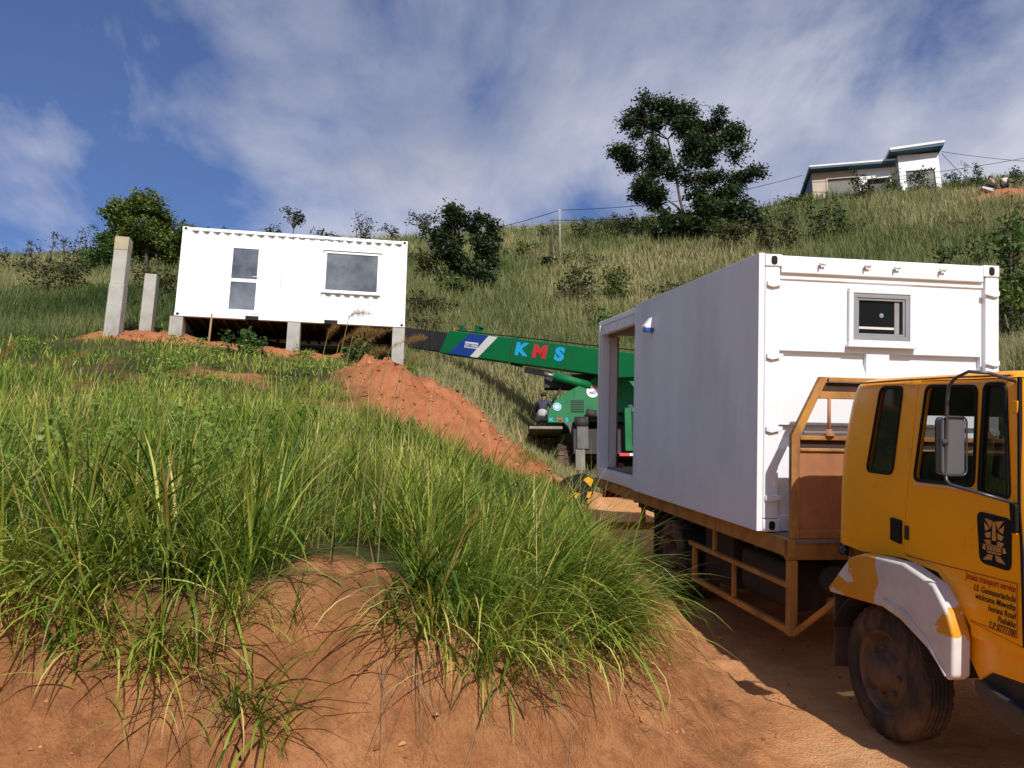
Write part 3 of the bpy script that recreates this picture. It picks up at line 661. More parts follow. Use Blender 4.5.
ALU = pm('grey_aluminium', (0.30, 0.32, 0.34), 0.4, 0.06, 4, metal=0.3)
STEEL = pm('bare_steel', (0.35, 0.34, 0.33), 0.4, 0.15, 8, metal=0.7, dirt=(0.12, 0.06, 0.03), dthr=0.62)
GLASSD = glass('dark_glass', (0.012, 0.014, 0.016), 0.25)
BLUEL = pm('blue_lens', (0.02, 0.10, 0.45), 0.2, 0.1, 8)

tc_ = empty('cargo_container', 'white shipping container cabin riding on the yellow lorry bed', 'container', mat=TM.copy())
W_, H_, L_ = 2.44, 2.59, 6.06
mb = MB()
# front corner posts, rails
mb.box(0.0, 0.15, 0.0, 0.14, 0.12, 2.47); mb.box(2.29, 2.44, 0.0, 0.14, 0.12, 2.47)
mb.box(0.163, 2.277, 0.004, 0.10, 2.42, 2.585); mb.box(0.15, 2.29, 0.012, 0.12, 0.0, 0.15)
# rear posts and rails
mb.box(0.0, 0.16, 5.90, 6.06, 0.12, 2.47); mb.box(2.28, 2.44, 5.90, 6.06, 0.12, 2.47)
mb.box(0.163, 2.277, 5.93, 6.055, 2.36, 2.585); mb.box(0.163, 2.277, 5.93, 6.055, 0.0, 0.15)
# long rails
mb.box(0.0, 0.10, 0.142, 5.898, 2.50, 2.588); mb.box(2.34, 2.44, 0.142, 5.898, 2.50, 2.588)
mb.box(0.0, 0.12, 0.142, 5.898, 0.0, 0.17); mb.box(2.32, 2.44, 0.142, 5.898, 0.0, 0.17)
mb.build('frame', WHITE, tc_, bevel=0.012)
for x0 in (-0.002, 2.264):
    for y0 in (-0.006, 5.888):
        for z0 in (-0.002, 2.474):
            MB().box(x0, x0 + 0.178, y0, y0 + 0.178, z0, z0 + 0.118).build('corner_casting', WHITE, tc_, bevel=0.014)
for x0 in (0.087, 2.353):
    for z0 in (0.057, 2.533):
        MB().prism(rpoly([(x0 - 0.03, z0 - 0.042), (x0 + 0.03, z0 - 0.042), (x0 + 0.03, z0 + 0.042), (x0 - 0.03, z0 + 0.042)], 0.029), 1, -0.0085, 0.01).build('casting_hole', DARKHOLE, tc_)
for xp in (0.27, 1.94): MB().box(xp, xp + 0.23, 0.006, 0.05, 0.012, 0.10).build('rail_pocket', DARKHOLE, tc_)
# front wall with long pressed recesses
fw = MB()
ZR = [(0.87, 0.99), (1.57, 1.69)]
def prof(rec):
    pts = [(0.05, 0.15)]
    for a, b in rec:
        pts += [(0.05, a - 0.10), (0.10, a + 0.02), (0.10, b), (0.05, b + 0.004)]
    pts += [(0.05, 2.36), (0.034, 2.37), (0.034, 2.42), (0.16, 2.42), (0.16, 0.15)]
    return pts
for x0, x1, rec in ((0.15, 0.165, []), (0.165, 1.06, ZR), (1.06, 1.30, []), (1.30, 2.27, ZR), (2.27, 2.29, [])):
    fw.prism([(a, b) for a, b in prof(rec)], 0, x0 + 0.0005, x1)
fwo = fw.build('front_wall', WHITE, tc_)
cut = MB().box(0.93, 1.47, -0.3, 0.5, 1.84, 2.24).build('cut', WHITE, tc_)
boolean(fwo, cut); kill(cut)
for z0 in (2.28, 1.60, 0.92, 0.28):
    for x0, s_ in ((0.085, 1), (2.355, -1)):
        MB().prism([(x0 - 0.07 * s_, z0 + 0.055), (x0 + 0.09 * s_, z0 + 0.055), (x0 + 0.09 * s_, z0 + 0.02), (x0 - 0.02 * s_, z0 - 0.005), (x0 - 0.07 * s_, z0 + 0.01)], 1, -0.028, -0.001).build('lashing_lug', WHITE, tc_, bevel=0.005)
for hx in (0.56, 1.02, 1.33, 1.81):
    h = MB(); h.tube([(hx - 0.022, 0.0, 2.50), (hx - 0.022, -0.022, 2.506), (hx, -0.028, 2.515), (hx + 0.022, -0.022, 2.508), (hx + 0.034, -0.032, 2.522)], 0.0085, 6); h.tube([(hx - 0.023, -0.023, 2.522), (hx - 0.024, -0.026, 2.482)], 0.0085, 6)
    h.build('hook', STEEL, tc_, smooth=True)
mb = MB(); mb.box(0.0, 0.0, 0, 0, 0, 0)
wf = MB()
def ring(mb, x0, x1, z0, z1, wd, y0, y1):
    mb.box(x0, x1, y0, y1, z1 - wd, z1); mb.box(x0, x1, y0, y1, z0, z0 + wd)
    mb.box(x0, x0 + wd, y0, y1, z0 + wd, z1 - wd); mb.box(x1 - wd, x1, y0, y1, z0 + wd, z1 - wd)
ring(wf, 0.86, 1.54, 1.77, 2.31, 0.045, 0.012, 0.06)
wf.box(0.84, 1.56, -0.012, 0.058, 1.745, 1.768)
win = wf.build('window', WHITE, tc_, bevel=0.004)
g = MB(); ring(g, 0.906, 1.494, 1.816, 2.264, 0.042, 0.02, 0.075); ring(g, 0.949, 1.451, 1.859, 2.221, 0.022, 0.03, 0.07); g.build('window_frame', ALU, win, bevel=0.003)
g = MB(); g.box(0.972, 1.428, 0.052, 0.056, 1.882, 2.198); g.build('pane', GLASSD, win)
MB().box(0.974, 1.345, 0.046, 0.051, 1.925, 1.947).build('curtain_rail', WHITE_IN, win); MB().box(1.35, 1.40, 0.046, 0.051, 1.885, 2.195).build('curtain_edge', pm('dim_lining', (0.25, 0.25, 0.24), 0.8), win)
g = MB(); g.lathe([(0.046, 0.0), (0.046, 0.022), (0.05, 0.022)], (1.215, 0, 2.06), 1, 14); g.lathe([(0.040, 0.0), (0.042, 0.008)], (1.215, 0, 2.06), 1, 10); g.build('latch', ALU, win)
# smooth side cladding (outer board) and roof
s = MB(); s.box(-0.055, -0.002, 0.02, 3.87, 0.005, 2.60); s.box(-0.056, 0.0, 0.012, 0.0195, 0.005, 2.60); s.build('side_panel', WHITE_SIDE, tc_, bevel=0.004)
rf = MB(); rf.box(0.10, 2.34, 0.10, 5.93, 2.565, 2.582)
for i in range(20): rf.box(0.12, 2.32, 0.25 + i * 0.28, 0.37 + i * 0.28, 2.5825, 2.594)
rf.build('roof', WHITE, tc_)
hd = MB(); hd.box(0.012, 0.09, 3.88, 5.898, 2.36, 2.498)
for i in range(9): hd.box(0.002, 0.0115, 3.93 + i * 0.22, 4.03 + i * 0.22, 2.37, 2.49)
hd.build('bay_header', WHITE_SIDE, tc_)
MB().box(0.163, 0.29, 5.925, 6.05, 0.17, 2.36).build('rear_wall', WHITE_IN, tc_); MB().box(2.19, 2.2775, 5.925, 6.05, 0.17, 2.36).build('rear_wall', WHITE_IN, tc_)
MB().box(0.292, 0.315, 5.92, 6.055, 0.2, 2.34).build('timber_trim', PLY, tc_); MB().box(0.125, 0.20, 3.90, 5.90, 2.33, 2.358).build('timber_trim', PLY, tc_)
tr = MB(); tr.box(-0.022, -0.002, 5.905, 5.925, 0.45, 2.52); tr.build('bright_line_strip', WHITE, tc_)  # white lip added to stand for the bright line down the post
fl = MB(); fl.box(0.122, 2.318, 0.13, 5.928, 0.10, 0.175)
for i in range(14): fl.box(0.13, 2.31, 3.95 + i * 0.14, 4.083 + i * 0.14, 0.1755, 0.19)
fl.build('floor', FLOORW, tc_)
fb = MB(); fb.box(0.30, 0.36, 5.72, 5.80, 0.191, 0.26); fb.build('timber_block', PLY, tc_)
cg = MB(); cg.box(0.103, 2.337, 0.17, 5.90, 2.49, 2.51); cg.build('ceiling', PLY, tc_)
for q in ((2.34, 2.43, 0.15, 5.89, 0.172, 2.498), (0.02, 0.09, 0.15, 3.86, 0.172, 2.498), (0.095, 2.335, 3.80, 3.86, 0.195, 2.485)): MB().box(*q).build('inner_wall', WHITE_IN, tc_)
cut = None
lp = MB(); lp.prism([(2.20, 0.0), (2.20, -0.10), (2.23, -0.115), (2.33, -0.02), (2.34, 0.0)], 1, 0, 1)
lv = [(a, b) for a, b in [(-0.056, 2.19), (-0.17, 2.19), (-0.185, 2.215), (-0.085, 2.335), (-0.056, 2.345)]]
wl = MB(); wl.prism(lv, 1, 3.03, 3.17); wl = wl.build('wall_lamp', WHITE, tc_, bevel=0.008)
bl_ = MB(); bl_.prism([(-0.058, 2.188), (-0.168, 2.188), (-0.165, 2.145), (-0.058, 2.14)], 1, 3.035, 3.165); bl_.build('lens', BLUEL, wl, bevel=0.006)

# ------------------------------------------------------------------ white container house on concrete pillars
yw = R(9.15)
HM = Matrix(((math.cos(yw), -math.sin(yw), 0, -8.99), (math.sin(yw), math.cos(yw), 0, 20.69), (0, 0, 1, 8.03), (0, 0, 0, 1)))
HW = pm('house_white_paint', (0.74, 0.76, 0.78), 0.45, 0.04, 1.5, dirt=(0.62, 0.60, 0.56), dscale=1.2, dthr=0.66, bmp=0.04, bscale=7)
hs = empty('container_house', 'white corrugated container house with glazed door raised on concrete pillars', 'house', mat=HM)
HL, HH, HD = 6.08, 2.54, 2.44
mb = MB()
for x0 in (0.0, HL - 0.16):
    for y0 in (0.0, HD - 0.16): mb.box(x0, x0 + 0.16, y0, y0 + 0.16, 0.115, HH - 0.115)
mb.box(0.165, HL - 0.165, 0.0, 0.08, HH - 0.10, HH - 0.005); mb.box(0.165, HL - 0.165, HD - 0.08, HD, HH - 0.10, HH - 0.005)
mb.box(0.165, 1.82, 0.0, 0.1, 0.0, 0.15); mb.box(2.16, 3.9, 0.0, 0.1, 0.0, 0.15); mb.box(4.25, HL - 0.165, 0.0, 0.1, 0.0, 0.15)
mb.box(1.82, 2.16, 0.012, 0.1, 0.10, 0.148); mb.box(3.9, 4.25, 0.012, 0.1, 0.10, 0.148)
mb.box(0.165, HL - 0.165, HD - 0.1, HD, 0.0, 0.15); mb.box(0.0, 0.1, 0.165, HD - 0.165, 0.0, 0.15); mb.box(HL - 0.1, HL, 0.165, HD - 0.165, 0, 0.15)
mb.box(0.0, 0.1, 0.165, HD - 0.165, HH - 0.1, HH - 0.004); mb.box(HL - 0.1, HL, 0.165, HD - 0.165, HH - 0.1, HH - 0.004)
mb.build('frame', HW, hs, bevel=0.012)
hl = MB()
for x0 in (-0.006, HL - 0.172):
    for y0 in (-0.006, HD - 0.172):
        for z0 in (-0.003, HH - 0.115): MB().box(x0, x0 + 0.178, y0, y0 + 0.178, z0, z0 + 0.118).build('corner_casting', HW, hs, bevel=0.012)
    for z0 in (0.056, HH - 0.056): MB().prism(rpoly([(x0 + 0.05, z0 - 0.035), (x0 + 0.128, z0 - 0.035), (x0 + 0.128, z0 + 0.035), (x0 + 0.05, z0 + 0.035)], 0.03), 1, -0.0085, 0.0).build('casting_hole', DARKHOLE, hs)
for xa, xb in ((1.825, 2.155), (3.905, 4.245)): MB().box(xa, xb, 0.02, 0.09, 0.002, 0.098).build('fork_pocket', DARKHOLE, hs)
# corrugated front, broken by the flat door and window surrounds
def corr(mb, x0, x1, z0, z1, y0=0.012, d=0.055, per=0.275):
    n = max(1, round((x1 - x0) / per)); p = (x1 - x0) / n; pts = []
    for i in range(n):
        a = x0 + i * p
        pts += [(a, y0), (a + p * 0.27, y0), (a + p * 0.5, y0 + d), (a + p * 0.77, y0 + d)]
    pts.append((x1, y0))
    k = len(pts)
    vs = [(x, y, z0) for x, y in pts] + [(x, y, z1) for x, y in pts]
    mb.add(vs, [(i, i + 1, k + i + 1, k + i) for i in range(k - 1)])
cw = MB()
corr(cw, 0.16, 1.25, 0.15, HH - 0.1); corr(cw, 2.15, 3.80, 0.15, HH - 0.1); corr(cw, 5.34, HL - 0.16, 0.15, HH - 0.1)
corr(cw, 1.25, 2.15, 2.13, HH - 0.1); corr(cw, 3.80, 5.34, 2.11, HH - 0.1); corr(cw, 3.80, 5.34, 0.15, 0.90)
cw.build('front_wall', HW, hs)
for q in ((0.02, 0.07, 0.162, HD - 0.162, 0.15, HH - 0.1), (HL - 0.07, HL - 0.02, 0.162, HD - 0.162, 0.15, HH - 0.1), (0.162, HL - 0.162, HD - 0.07, HD - 0.02, 0.15, HH - 0.1)): MB().box(*q).build('side_wall', HW, hs)
rf = MB(); rf.box(0.1, HL - 0.1, 0.08, HD - 0.08, HH - 0.03, HH - 0.01); rf.build('roof', HW, hs)
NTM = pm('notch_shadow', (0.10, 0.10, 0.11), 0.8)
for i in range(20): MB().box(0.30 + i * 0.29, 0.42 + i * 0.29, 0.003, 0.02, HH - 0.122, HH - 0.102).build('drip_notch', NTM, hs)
PANE = glass('sky_glass', (0.10, 0.12, 0.15), 0.0, 0.04)
m_, nt_, out_ = nodes('painted_reflection_glass')
p_ = N(nt_, 'ShaderNodeBsdfPrincipled'); p_.inputs['Roughness'].default_value = 0.02; p_.inputs['Metallic'].default_value = 0.0
L(nt_, ramp(nt_, noise(nt_, 1.1, 4, 0.6), [(0.35, (0.05, 0.06, 0.07)), (0.65, (0.16, 0.18, 0.20))]), p_.inputs['Base Color']); p_.inputs['Specular IOR Level'].default_value = 1.0  # noise paints a cloudy sky reflection into the pane colour
L(nt_, p_.outputs[0], out_.inputs[0]); PANE = m_
d = MB(); ring(d, 1.25, 2.15, 0.152, 2.13, 0.06, 0.0, 0.05); dr = d.build('door', HW, hs, bevel=0.004)
d = MB(); ring(d, 1.311, 2.089, 0.214, 2.068, 0.055, 0.006, 0.046); d.box(1.367, 2.033, 0.006, 0.046, 1.045, 1.145); d.build('door_leaf', HW, dr, bevel=0.004)
d = MB(); d.box(1.367, 2.033, 0.024, 0.030, 1.1455, 2.012); d.build('pane', PANE, dr)
d = MB(); d.box(1.367, 2.033, 0.024, 0.030, 0.27, 1.0445); d.build('pane', PANE, dr)
d = MB(); d.tube([(2.04, 0.004, 1.20), (2.04, -0.045, 1.20), (1.93, -0.05, 1.20)], 0.011, 6); d.build('handle', HW, dr, smooth=True)
d = MB(); ring(d, 3.80, 5.34, 0.90, 2.11, 0.07, 0.0, 0.05); d.box(3.76, 5.38, -0.05, 0.04, 0.868, 0.898); d.box(3.76, 5.38, -0.035, 0.04, 2.112, 2.135); wn = d.build('window', HW, hs, bevel=0.005)
d = MB(); d.box(3.87, 5.27, 0.024, 0.030, 0.97, 2.04); d.build('pane', PANE, wn)
un = MB()
for i in range(19): un.box(0.28 + i * 0.30, 0.34 + i * 0.30, 0.102, HD - 0.102, 0.02, 0.12)
un.box(0.11, HL - 0.11, 0.102, HD - 0.102, 0.1205, 0.148); un.build('underside', pm('rusty_underside', (0.05, 0.025, 0.016), 0.85, 0.4, 3), hs)
BATT = pm('timber_joist', (0.10, 0.055, 0.03), 0.8)

# concrete pillars
CON = pm('concrete', (0.36, 0.345, 0.31), 0.9, 0.14, 2.2, dirt=(0.22, 0.20, 0.165), dscale=1.6, dthr=0.55, bmp=0.35, bscale=18)
CONP = pm('concrete_cap', (0.38, 0.32, 0.21), 0.9, 0.12, 4, bmp=0.3, bscale=20)
def pillar(label, x, y, zt, wd, zb=None, cap=False, rot=yw, lift=()):
    zb = gz(x, y) - 0.25 if zb is None else zb
    t = tag(empty('concrete_pillar', label, 'pillar', (x, y, zb)), kind='thing'); t.rotation_euler = (0, 0, rot)
    h = zt - zb; h1 = h - 0.36 if cap else h; a = wd / 2
    mb = MB(); z0 = 0
    cuts = [z for z in lift] + [h1]
    for i, z in enumerate(cuts):
        e = 0.012 * (1 if i % 2 else 0); mb.box(-a + e, a - e, -a + e, a - e, z0 + (0.001 if i else 0), z); z0 = z
    mb.build('shaft', CON, t, bevel=0.012)
    if cap: MB().box(-a + 0.008, a - 0.008, -a + 0.008, a - 0.008, h1 + 0.001, h).build('cap', CONP, t, bevel=0.012)
pillar('tall free standing concrete pillar left of the white house', -10.07, 19.75, 9.80, 0.36, cap=True, lift=(1.55,))
pillar('short free standing concrete pillar between the tall pillar and the house', -9.80, 20.95, 9.24, 0.31)
hp = lambda a, b: HM @ Vector((a, b, 0))
for a, lab in ((0.06, 'concrete pillar under the left corner of the white house'), (3.10, 'concrete pillar under the middle of the white house'), (5.92, 'concrete pillar under the right corner of the white house')):
    q = hp(a, 0.19); pillar(lab, q.x, q.y, 8.025, 0.34)
# ------------------------------------------------------------------ the yellow flatbed lorry (same frame as its load)
YEL = pm('yellow_cab_paint', (0.95, 0.385, 0.004), 0.30, 0.07, 1.6, dirt=(0.34, 0.14, 0.02), dscale=6.0, dthr=0.70, bmp=0.03, bscale=5)
YELR = pm('faded_yellow_steel', (0.40, 0.185, 0.035), 0.6, 0.2, 3, dirt=(0.20, 0.09, 0.035), dscale=3.2, dthr=0.56, bmp=0.15, bscale=25)
RUST = pm('brown_primer_sheet', (0.36, 0.15, 0.06), 0.65, 0.12, 2, dirt=(0.22, 0.09, 0.04), dscale=2, dthr=0.6)
CABIN = pm('cab_lining', (0.014, 0.014, 0.015), 0.8, 0.2, 4)
CHAS = pm('chassis_black', (0.022, 0.019, 0.017), 0.7, 0.3, 4, dirt=(0.10, 0.055, 0.03), dthr=0.6)
TYRE = pm('tyre_rubber', (0.022, 0.02, 0.018), 0.85, 0.25, 6, dirt=(0.15, 0.085, 0.045), dscale=3.5, dthr=0.52)
RIM = pm('dusty_rim', (0.075, 0.05, 0.035), 0.7, 0.25, 6, dirt=(0.20, 0.11, 0.06), dscale=5, dthr=0.56)
PLATE = pm('grey_deck_plate', (0.20, 0.18, 0.16), 0.7, 0.2, 5, dirt=(0.22, 0.12, 0.06), dthr=0.55)
QGL = glass('quarter_glass', (0.012, 0.016, 0.012), 0.10, 0.03)
CABGL = glass('cab_glass', (0.014, 0.016, 0.016), 0.32, 0.03)
DOORGL = glass('door_glass', (0.010, 0.012, 0.012), 0.62, 0.03)
MGREY = pm('mirror_grey', (0.10, 0.10, 0.105), 0.35, 0.06, 3)
TUBE = pm('dark_tube', (0.07, 0.07, 0.085), 0.35, 0.1, 6, metal=0.5)
OFF = (1.22, 2.0, GZ)
lm = TM.copy(); lm.translation = TM @ Vector(OFF)
lorry = empty('flatbed_lorry', 'yellow flatbed lorry with white patched mudguard carrying the container', 'lorry', mat=lm)
lorry['off'] = OFF
B_ = lambda mb, name, mat, bevel=0.0, parent=None, **k: mb.build(name, mat, parent or lorry, bevel=bevel, **k)

# --- cab shell lofted through rounded plan sections
def plan(z, inset=0.0):
    yr = np.interp(z, [-0.3, 0.8, 1.1, 1.3, 1.42], [-0.98, -1.0, -1.05, -1.12, -1.16]) - inset
    yf = np.interp(z, [-0.3, 0.55, 1.3, 1.42], [-3.09, -3.07, -2.95, -2.90]) + inset
    tm = np.interp(z, [0.5, 1.3, 1.42], [0.0, 0.05, 0.07]) + inset
    x0, x1 = 0.12 + tm, 2.32 - tm
    rr, rf_ = 0.16, 0.13
    pts = []
    for cx, cy, r, a0 in ((x0 + rr, yr - rr, rr, 90), (x0 + rf_, yf + rf_, rf_, 180), (x1 - rf_, yf + rf_, rf_, 270), (x1 - rr, yr - rr, rr, 0)):
        for j in range(7):
            a = R(a0 + 90 * j / 6); pts.append((cx + r * math.cos(a), cy + r * math.sin(a), z))
    return pts
levels = [(-0.26, 0), (0.0, 0), (0.3, 0), (0.55, 0), (0.8, 0), (1.0, 0), (1.15, 0), (1.27, 0), (1.32, 0.006), (1.345, 0.02), (1.362, 0.045), (1.372, 0.09), (1.379, 0.22), (1.383, 0.45)]
mb = MB(); n = 28; vs = []
for z, ins in levels: vs += plan(z, ins)
fs = [(i * n + j, i * n + (j + 1) % n, (i + 1) * n + (j + 1) % n, (i + 1) * n + j) for i in range(len(levels) - 1) for j in range(n)]
fs += [tuple(range(n))[::-1], tuple(range((len(levels) - 1) * n, len(levels) * n))]
mb.add(vs, fs)
shell = B_(mb, 'cab', [YEL, CABIN])
so = shell.modifiers.new('S', 'SOLIDIFY'); so.thickness = 0.035; so.offset = -1; so.material_offset = 1; so.use_even_offset = False
baked(shell)
W1 = rpoly([(-1.555, 1.30), (-1.815, 1.295), (-1.755, 0.67), (-1.44, 0.67)], 0.055)
W2 = rpoly([(-2.075, 1.295), (-2.555, 1.28), (-2.575, 0.66), (-2.0, 0.65)], 0.05)
W3 = rpoly([(-2.625, 1.29), (-2.79, 1.285), (-2.87, 0.615), (-2.625, 0.625)], 0.045)
cuts = MB()
for wpoly in (W1, W2, W3): cuts.prism(wpoly, 0, -0.4, 2.9)
cuts.prism(rpoly([(0.80, 0.78), (1.75, 0.78), (1.75, 1.10), (0.80, 1.10)], 0.06), 1, -1.6, -0.9)
cuts.prism(rpoly([(0.30, 0.62), (2.14, 0.62), (2.08, 1.27), (0.36, 1.27)], 0.07), 1, -3.3, -2.75)
cuts.prism([(-0.9, -0.5), (-0.9, 0.085), (-1.4, 0.06), (-1.89, 0.10), (-2.26, 0.07), (-2.43, -0.07), (-2.56, -0.20), (-2.6, -0.5)], 0, -0.2, 2.8)
cu = B_(cuts, 'cut', YEL); boolean(shell, cu); kill(cu)
DP = [(-1.985, 1.335), (-1.94, 0.7), (-1.90, 0.135), (-2.27, 0.10), (-2.445, -0.04), (-2.57, -0.175), (-2.985, -0.215), (-2.955, 0.45), (-2.885, 1.325)]
door = shell.copy(); door.data = shell.data.copy(); door.name = 'door'; COL.objects.link(door)
cxm = sum(p[0] for p in DP) / len(DP); czm = sum(p[1] for p in DP) / len(DP)
c2 = B_(MB().prism([(cxm + (a - cxm) * 0.988, czm + (b - czm) * 0.992) for a, b in DP], 0, -0.2, 0.235), 'cut', YEL); boolean(door, c2, 'INTERSECT'); kill(c2)
c2 = B_(MB().prism(DP, 0, -0.2, 0.24), 'cut', YEL); boolean(shell, c2); kill(c2)
def smooth_by_angle(o, a=28):
    o.data.polygons.foreach_set('use_smooth', [True] * len(o.data.polygons))
    me = o.data; bm = bmesh.new(); bm.from_mesh(me)
    for e in bm.edges:
        if len(e.link_faces) == 2 and e.calc_face_angle(0) > R(a): e.smooth = False
    bm.to_mesh(me); bm.free()
smooth_by_angle(shell); smooth_by_angle(door)
door.parent = shell; door.location = (0, 0, 0)
cab = shell
XS = lambda z: 0.12 + float(np.interp(z, [0.5, 1.3, 1.42], [0.0, 0.05, 0.07]))
def pane(poly, name, mat, parent, ins=0.014, side=0):
    mb = MB(); mb.add([((XS(z) + ins) if not side else (2.44 - XS(z) - ins), y, z) for y, z in poly], [tuple(range(len(poly)))]); return mb.build(name, mat, parent)
def seal(poly, parent, r=0.013, side=0):
    mb = MB(); mb.loop([((XS(z) - 0.001) if not side else (2.44 - XS(z) + 0.001), y, z) for y, z in poly], r, 6); return mb.build('window_seal', BLACK, parent, smooth=True)
pane(W1, 'window_pane', CABGL, cab); seal(W1, cab, 0.012)
pane(W2, 'window_pane', DOORGL, door, 0.018); seal(W2, door, 0.012)
pane(W3, 'window_pane', QGL, door, 0.008); seal(W3, door, 0.016)
for wp in (W1, W3): pane(wp, 'window_pane', CABGL, cab, 0.014, 1); seal(wp, cab, 0.015, 1)
seal(W2, cab, 0.012, 1)
wsp = rpoly([(0.30, 0.62), (2.14, 0.62), (2.08, 1.27), (0.36, 1.27)], 0.07)
MB().add([(x, -3.075 + (z - 0.55) * 0.16 + 0.02, z) for x, z in wsp], [tuple(range(len(wsp)))]).build('windscreen', CABGL, cab)
MB().loop([(x, -3.075 + (z - 0.55) * 0.16, z) for x, z in wsp], 0.018, 6).build('window_seal', BLACK, cab, smooth=True)
# white light strip under the door window, drip rail, latch plates
MB().bar((XS(.63) - 0.012, -2.02, 0.628), (XS(.63) - 0.012, -2.62, 0.636), 0.012, 0.012).build('sill_strip', pm('pale_strip', (0.55, 0.5, 0.36), 0.5), door)
MB().prism(rpoly([(-1.765, 0.365), (-1.885, 0.355), (-1.885, 0.19), (-1.765, 0.205)], 0.012), 0, 0.104, 0.125).build('latch_plate', BLACK, cab, bevel=0.004)
k = MB(); k.prism(rpoly([(-1.925, 0.33), (-1.96, 0.325), (-1.96, 0.23), (-1.925, 0.235)], 0.01), 0, 0.106, 0.125); k.build('door_lock', CHAS, door, bevel=0.003)
dg_ = MB()
for (a, b), (c2_, d2_) in zip([(-2.888, 1.325), (-2.90, 1.2), (-2.945, 0.6), (-2.975, 0.3), (-2.99, -0.21)][:-1], [(-2.90, 1.2), (-2.945, 0.6), (-2.975, 0.3), (-2.99, -0.21)]):
    dg_.bar((XS(b) + 0.004, a, b), (XS(d2_) + 0.004, c2_, d2_), 0.02, 0.016, up=(0, 1, 0))
dg_.build('door_gap', BLACK, cab)
# --- mirror on its tube bracket
br = MB(); br.tube([(0.16, -2.875, 1.30), (0.0, -2.86, 1.345), (-0.10, -2.82, 1.352), (-0.10, -2.70, 1.315), (-0.10, -2.655, 1.275), (-0.10, -2.64, 1.20), (-0.10, -2.62, 0.76), (-0.10, -2.63, 0.70), (-0.10, -2.67, 0.675), (-0.03, -2.80, 0.645), (0.10, -2.91, 0.60)], 0.0105, 8)
brk = br.build('mirror_bracket', TUBE, cab, smooth=True)
MB().lathe([(-0.02, 0.0), (-0.02, 0.02), (0.02, 0.02), (0.02, 0.0)], (-0.115, -2.628, 0.93), 0, 14).build('clamp', TUBE, brk)
mr = MB(); ml = rpoly([(-0.135, 1.085), (0.035, 1.085), (0.035, 0.73), (-0.135, 0.73)], 0.035, 5)
mr.prism([(a, b) for a, b in ml], 1, -2.625, -2.575)
mro = mr.build('mirror', MGREY, cab, bevel=0.012)
th = R(0); 
MB().loop([(a, -2.632, b) for a, b in ml], 0.007, 6).build('mirror_rim', TUBE, mro, smooth=True)
MB().add([(a, -2.573, b) for a, b in ml], [tuple(range(len(ml)))]).build('mirror_glass', pm('mirror_silver', (0.7, 0.72, 0.74), 0.03, 0.02, 2, metal=1.0), mro)
am = MB(); am.prism(rpoly([(-2.90, 0.60), (-2.95, 0.59), (-2.955, 0.43), (-2.915, 0.42)], 0.015), 0, 0.095, 0.135); am.build('mirror_mount', BLACK, cab, bevel=0.012)
# --- emblem plate and lettering on the door
ep = MB(); ep.prism(rpoly([(-2.615, 0.515), (-2.895, 0.50), (-2.895, 0.195), (-2.64, 0.205)], 0.05), 0, 0.1145, 0.124); epl = ep.build('emblem_plate', BLACK, door, bevel=0.003)
TAN = pm('tan_emblem', (0.50, 0.25, 0.06), 0.6, 0.15, 9)
em = MB(); ye, ze = -2.765, 0.355
def tri(*p): em.prism([(ye - a, ze + b) for a, b in p], 0, 0.1105, 0.1142)
tri((-0.075, 0.125), (-0.012, 0.115), (-0.03, 0.07)); tri((0.075, 0.125), (0.012, 0.115), (0.03, 0.07))
tri((-0.010, 0.11), (0.010, 0.11), (0.016, 0.0), (-0.016, 0.0))
for s_ in (-1, 1):
    tri((s_ * .08, .10), (s_ * .035, .065), (s_ * .07, .05)); tri((s_ * .075, .035), (s_ * .028, .05), (s_ * .03, .015), (s_ * .06, .008))
    tri((s_ * .08, -.005), (s_ * .03, .0), (s_ * .025, -.022), (s_ * .06, -.025)); tri((s_ * .085, -.03), (s_ * .07, -.032), (s_ * .07, -.065), (s_ * .095, -.06))
    tri((s_ * .01, -.085), (s_ * .05, -.088), (s_ * .09, -.125), (s_ * .02, -.118))
for i in range(5): tri((-0.055 + i * .023, -.035), (-0.038 + i * .023, -.035), (-0.038 + i * .023, -.062), (-0.055 + i * .023, -.062))
tri((-0.065, -.026), (0.065, -.026), (0.065, -.032), (-0.065, -.032)); tri((-0.06, -.067), (0.06, -.067), (0.05, -.078), (-0.05, -.078))
em.build('emblem', TAN, epl)
REDT = pm('red_lettering', (0.42, 0.03, 0.02), 0.5); BLKT = pm('black_lettering', (0.015, 0.012, 0.01), 0.5)
def side_text(name, body, y, z, size, mat, align='RIGHT', wdt=1.0, slope=0.0, x=0.117):
    return text_part(name, body, mat, door, frame3((x, y, z), (0, -1, slope), (0, 0, 1)), size, 0.001, align, 0.22, 0.0002, wdt)
side_text('lettering', 'Janaka transport service', -2.925, 0.085, 0.058, REDT, wdt=0.72)
for i, tx in enumerate(['I.S. Gunnasariachchi', 'wickrama Mawatha', 'horana Road', 'Padukka', 'T.P 0777700']):
    side_text('lettering', tx, -2.925, 0.028 - 0.048 * i, 0.052, BLKT, wdt=0.80)
ln = MB(); ln.bar((0.1175, -1.93, 0.122), (0.1175, -2.935, 0.137), 0.002, 0.006); ln.bar((0.1175, -2.56, -0.165), (0.1175, -2.935, -0.17), 0.002, 0.005); ln.bar((0.1175, -2.937, 0.137), (0.1175, -2.937, -0.17), 0.002, 0.004, up=(0, 1, 0)); ln.build('pin_line', REDT, door)
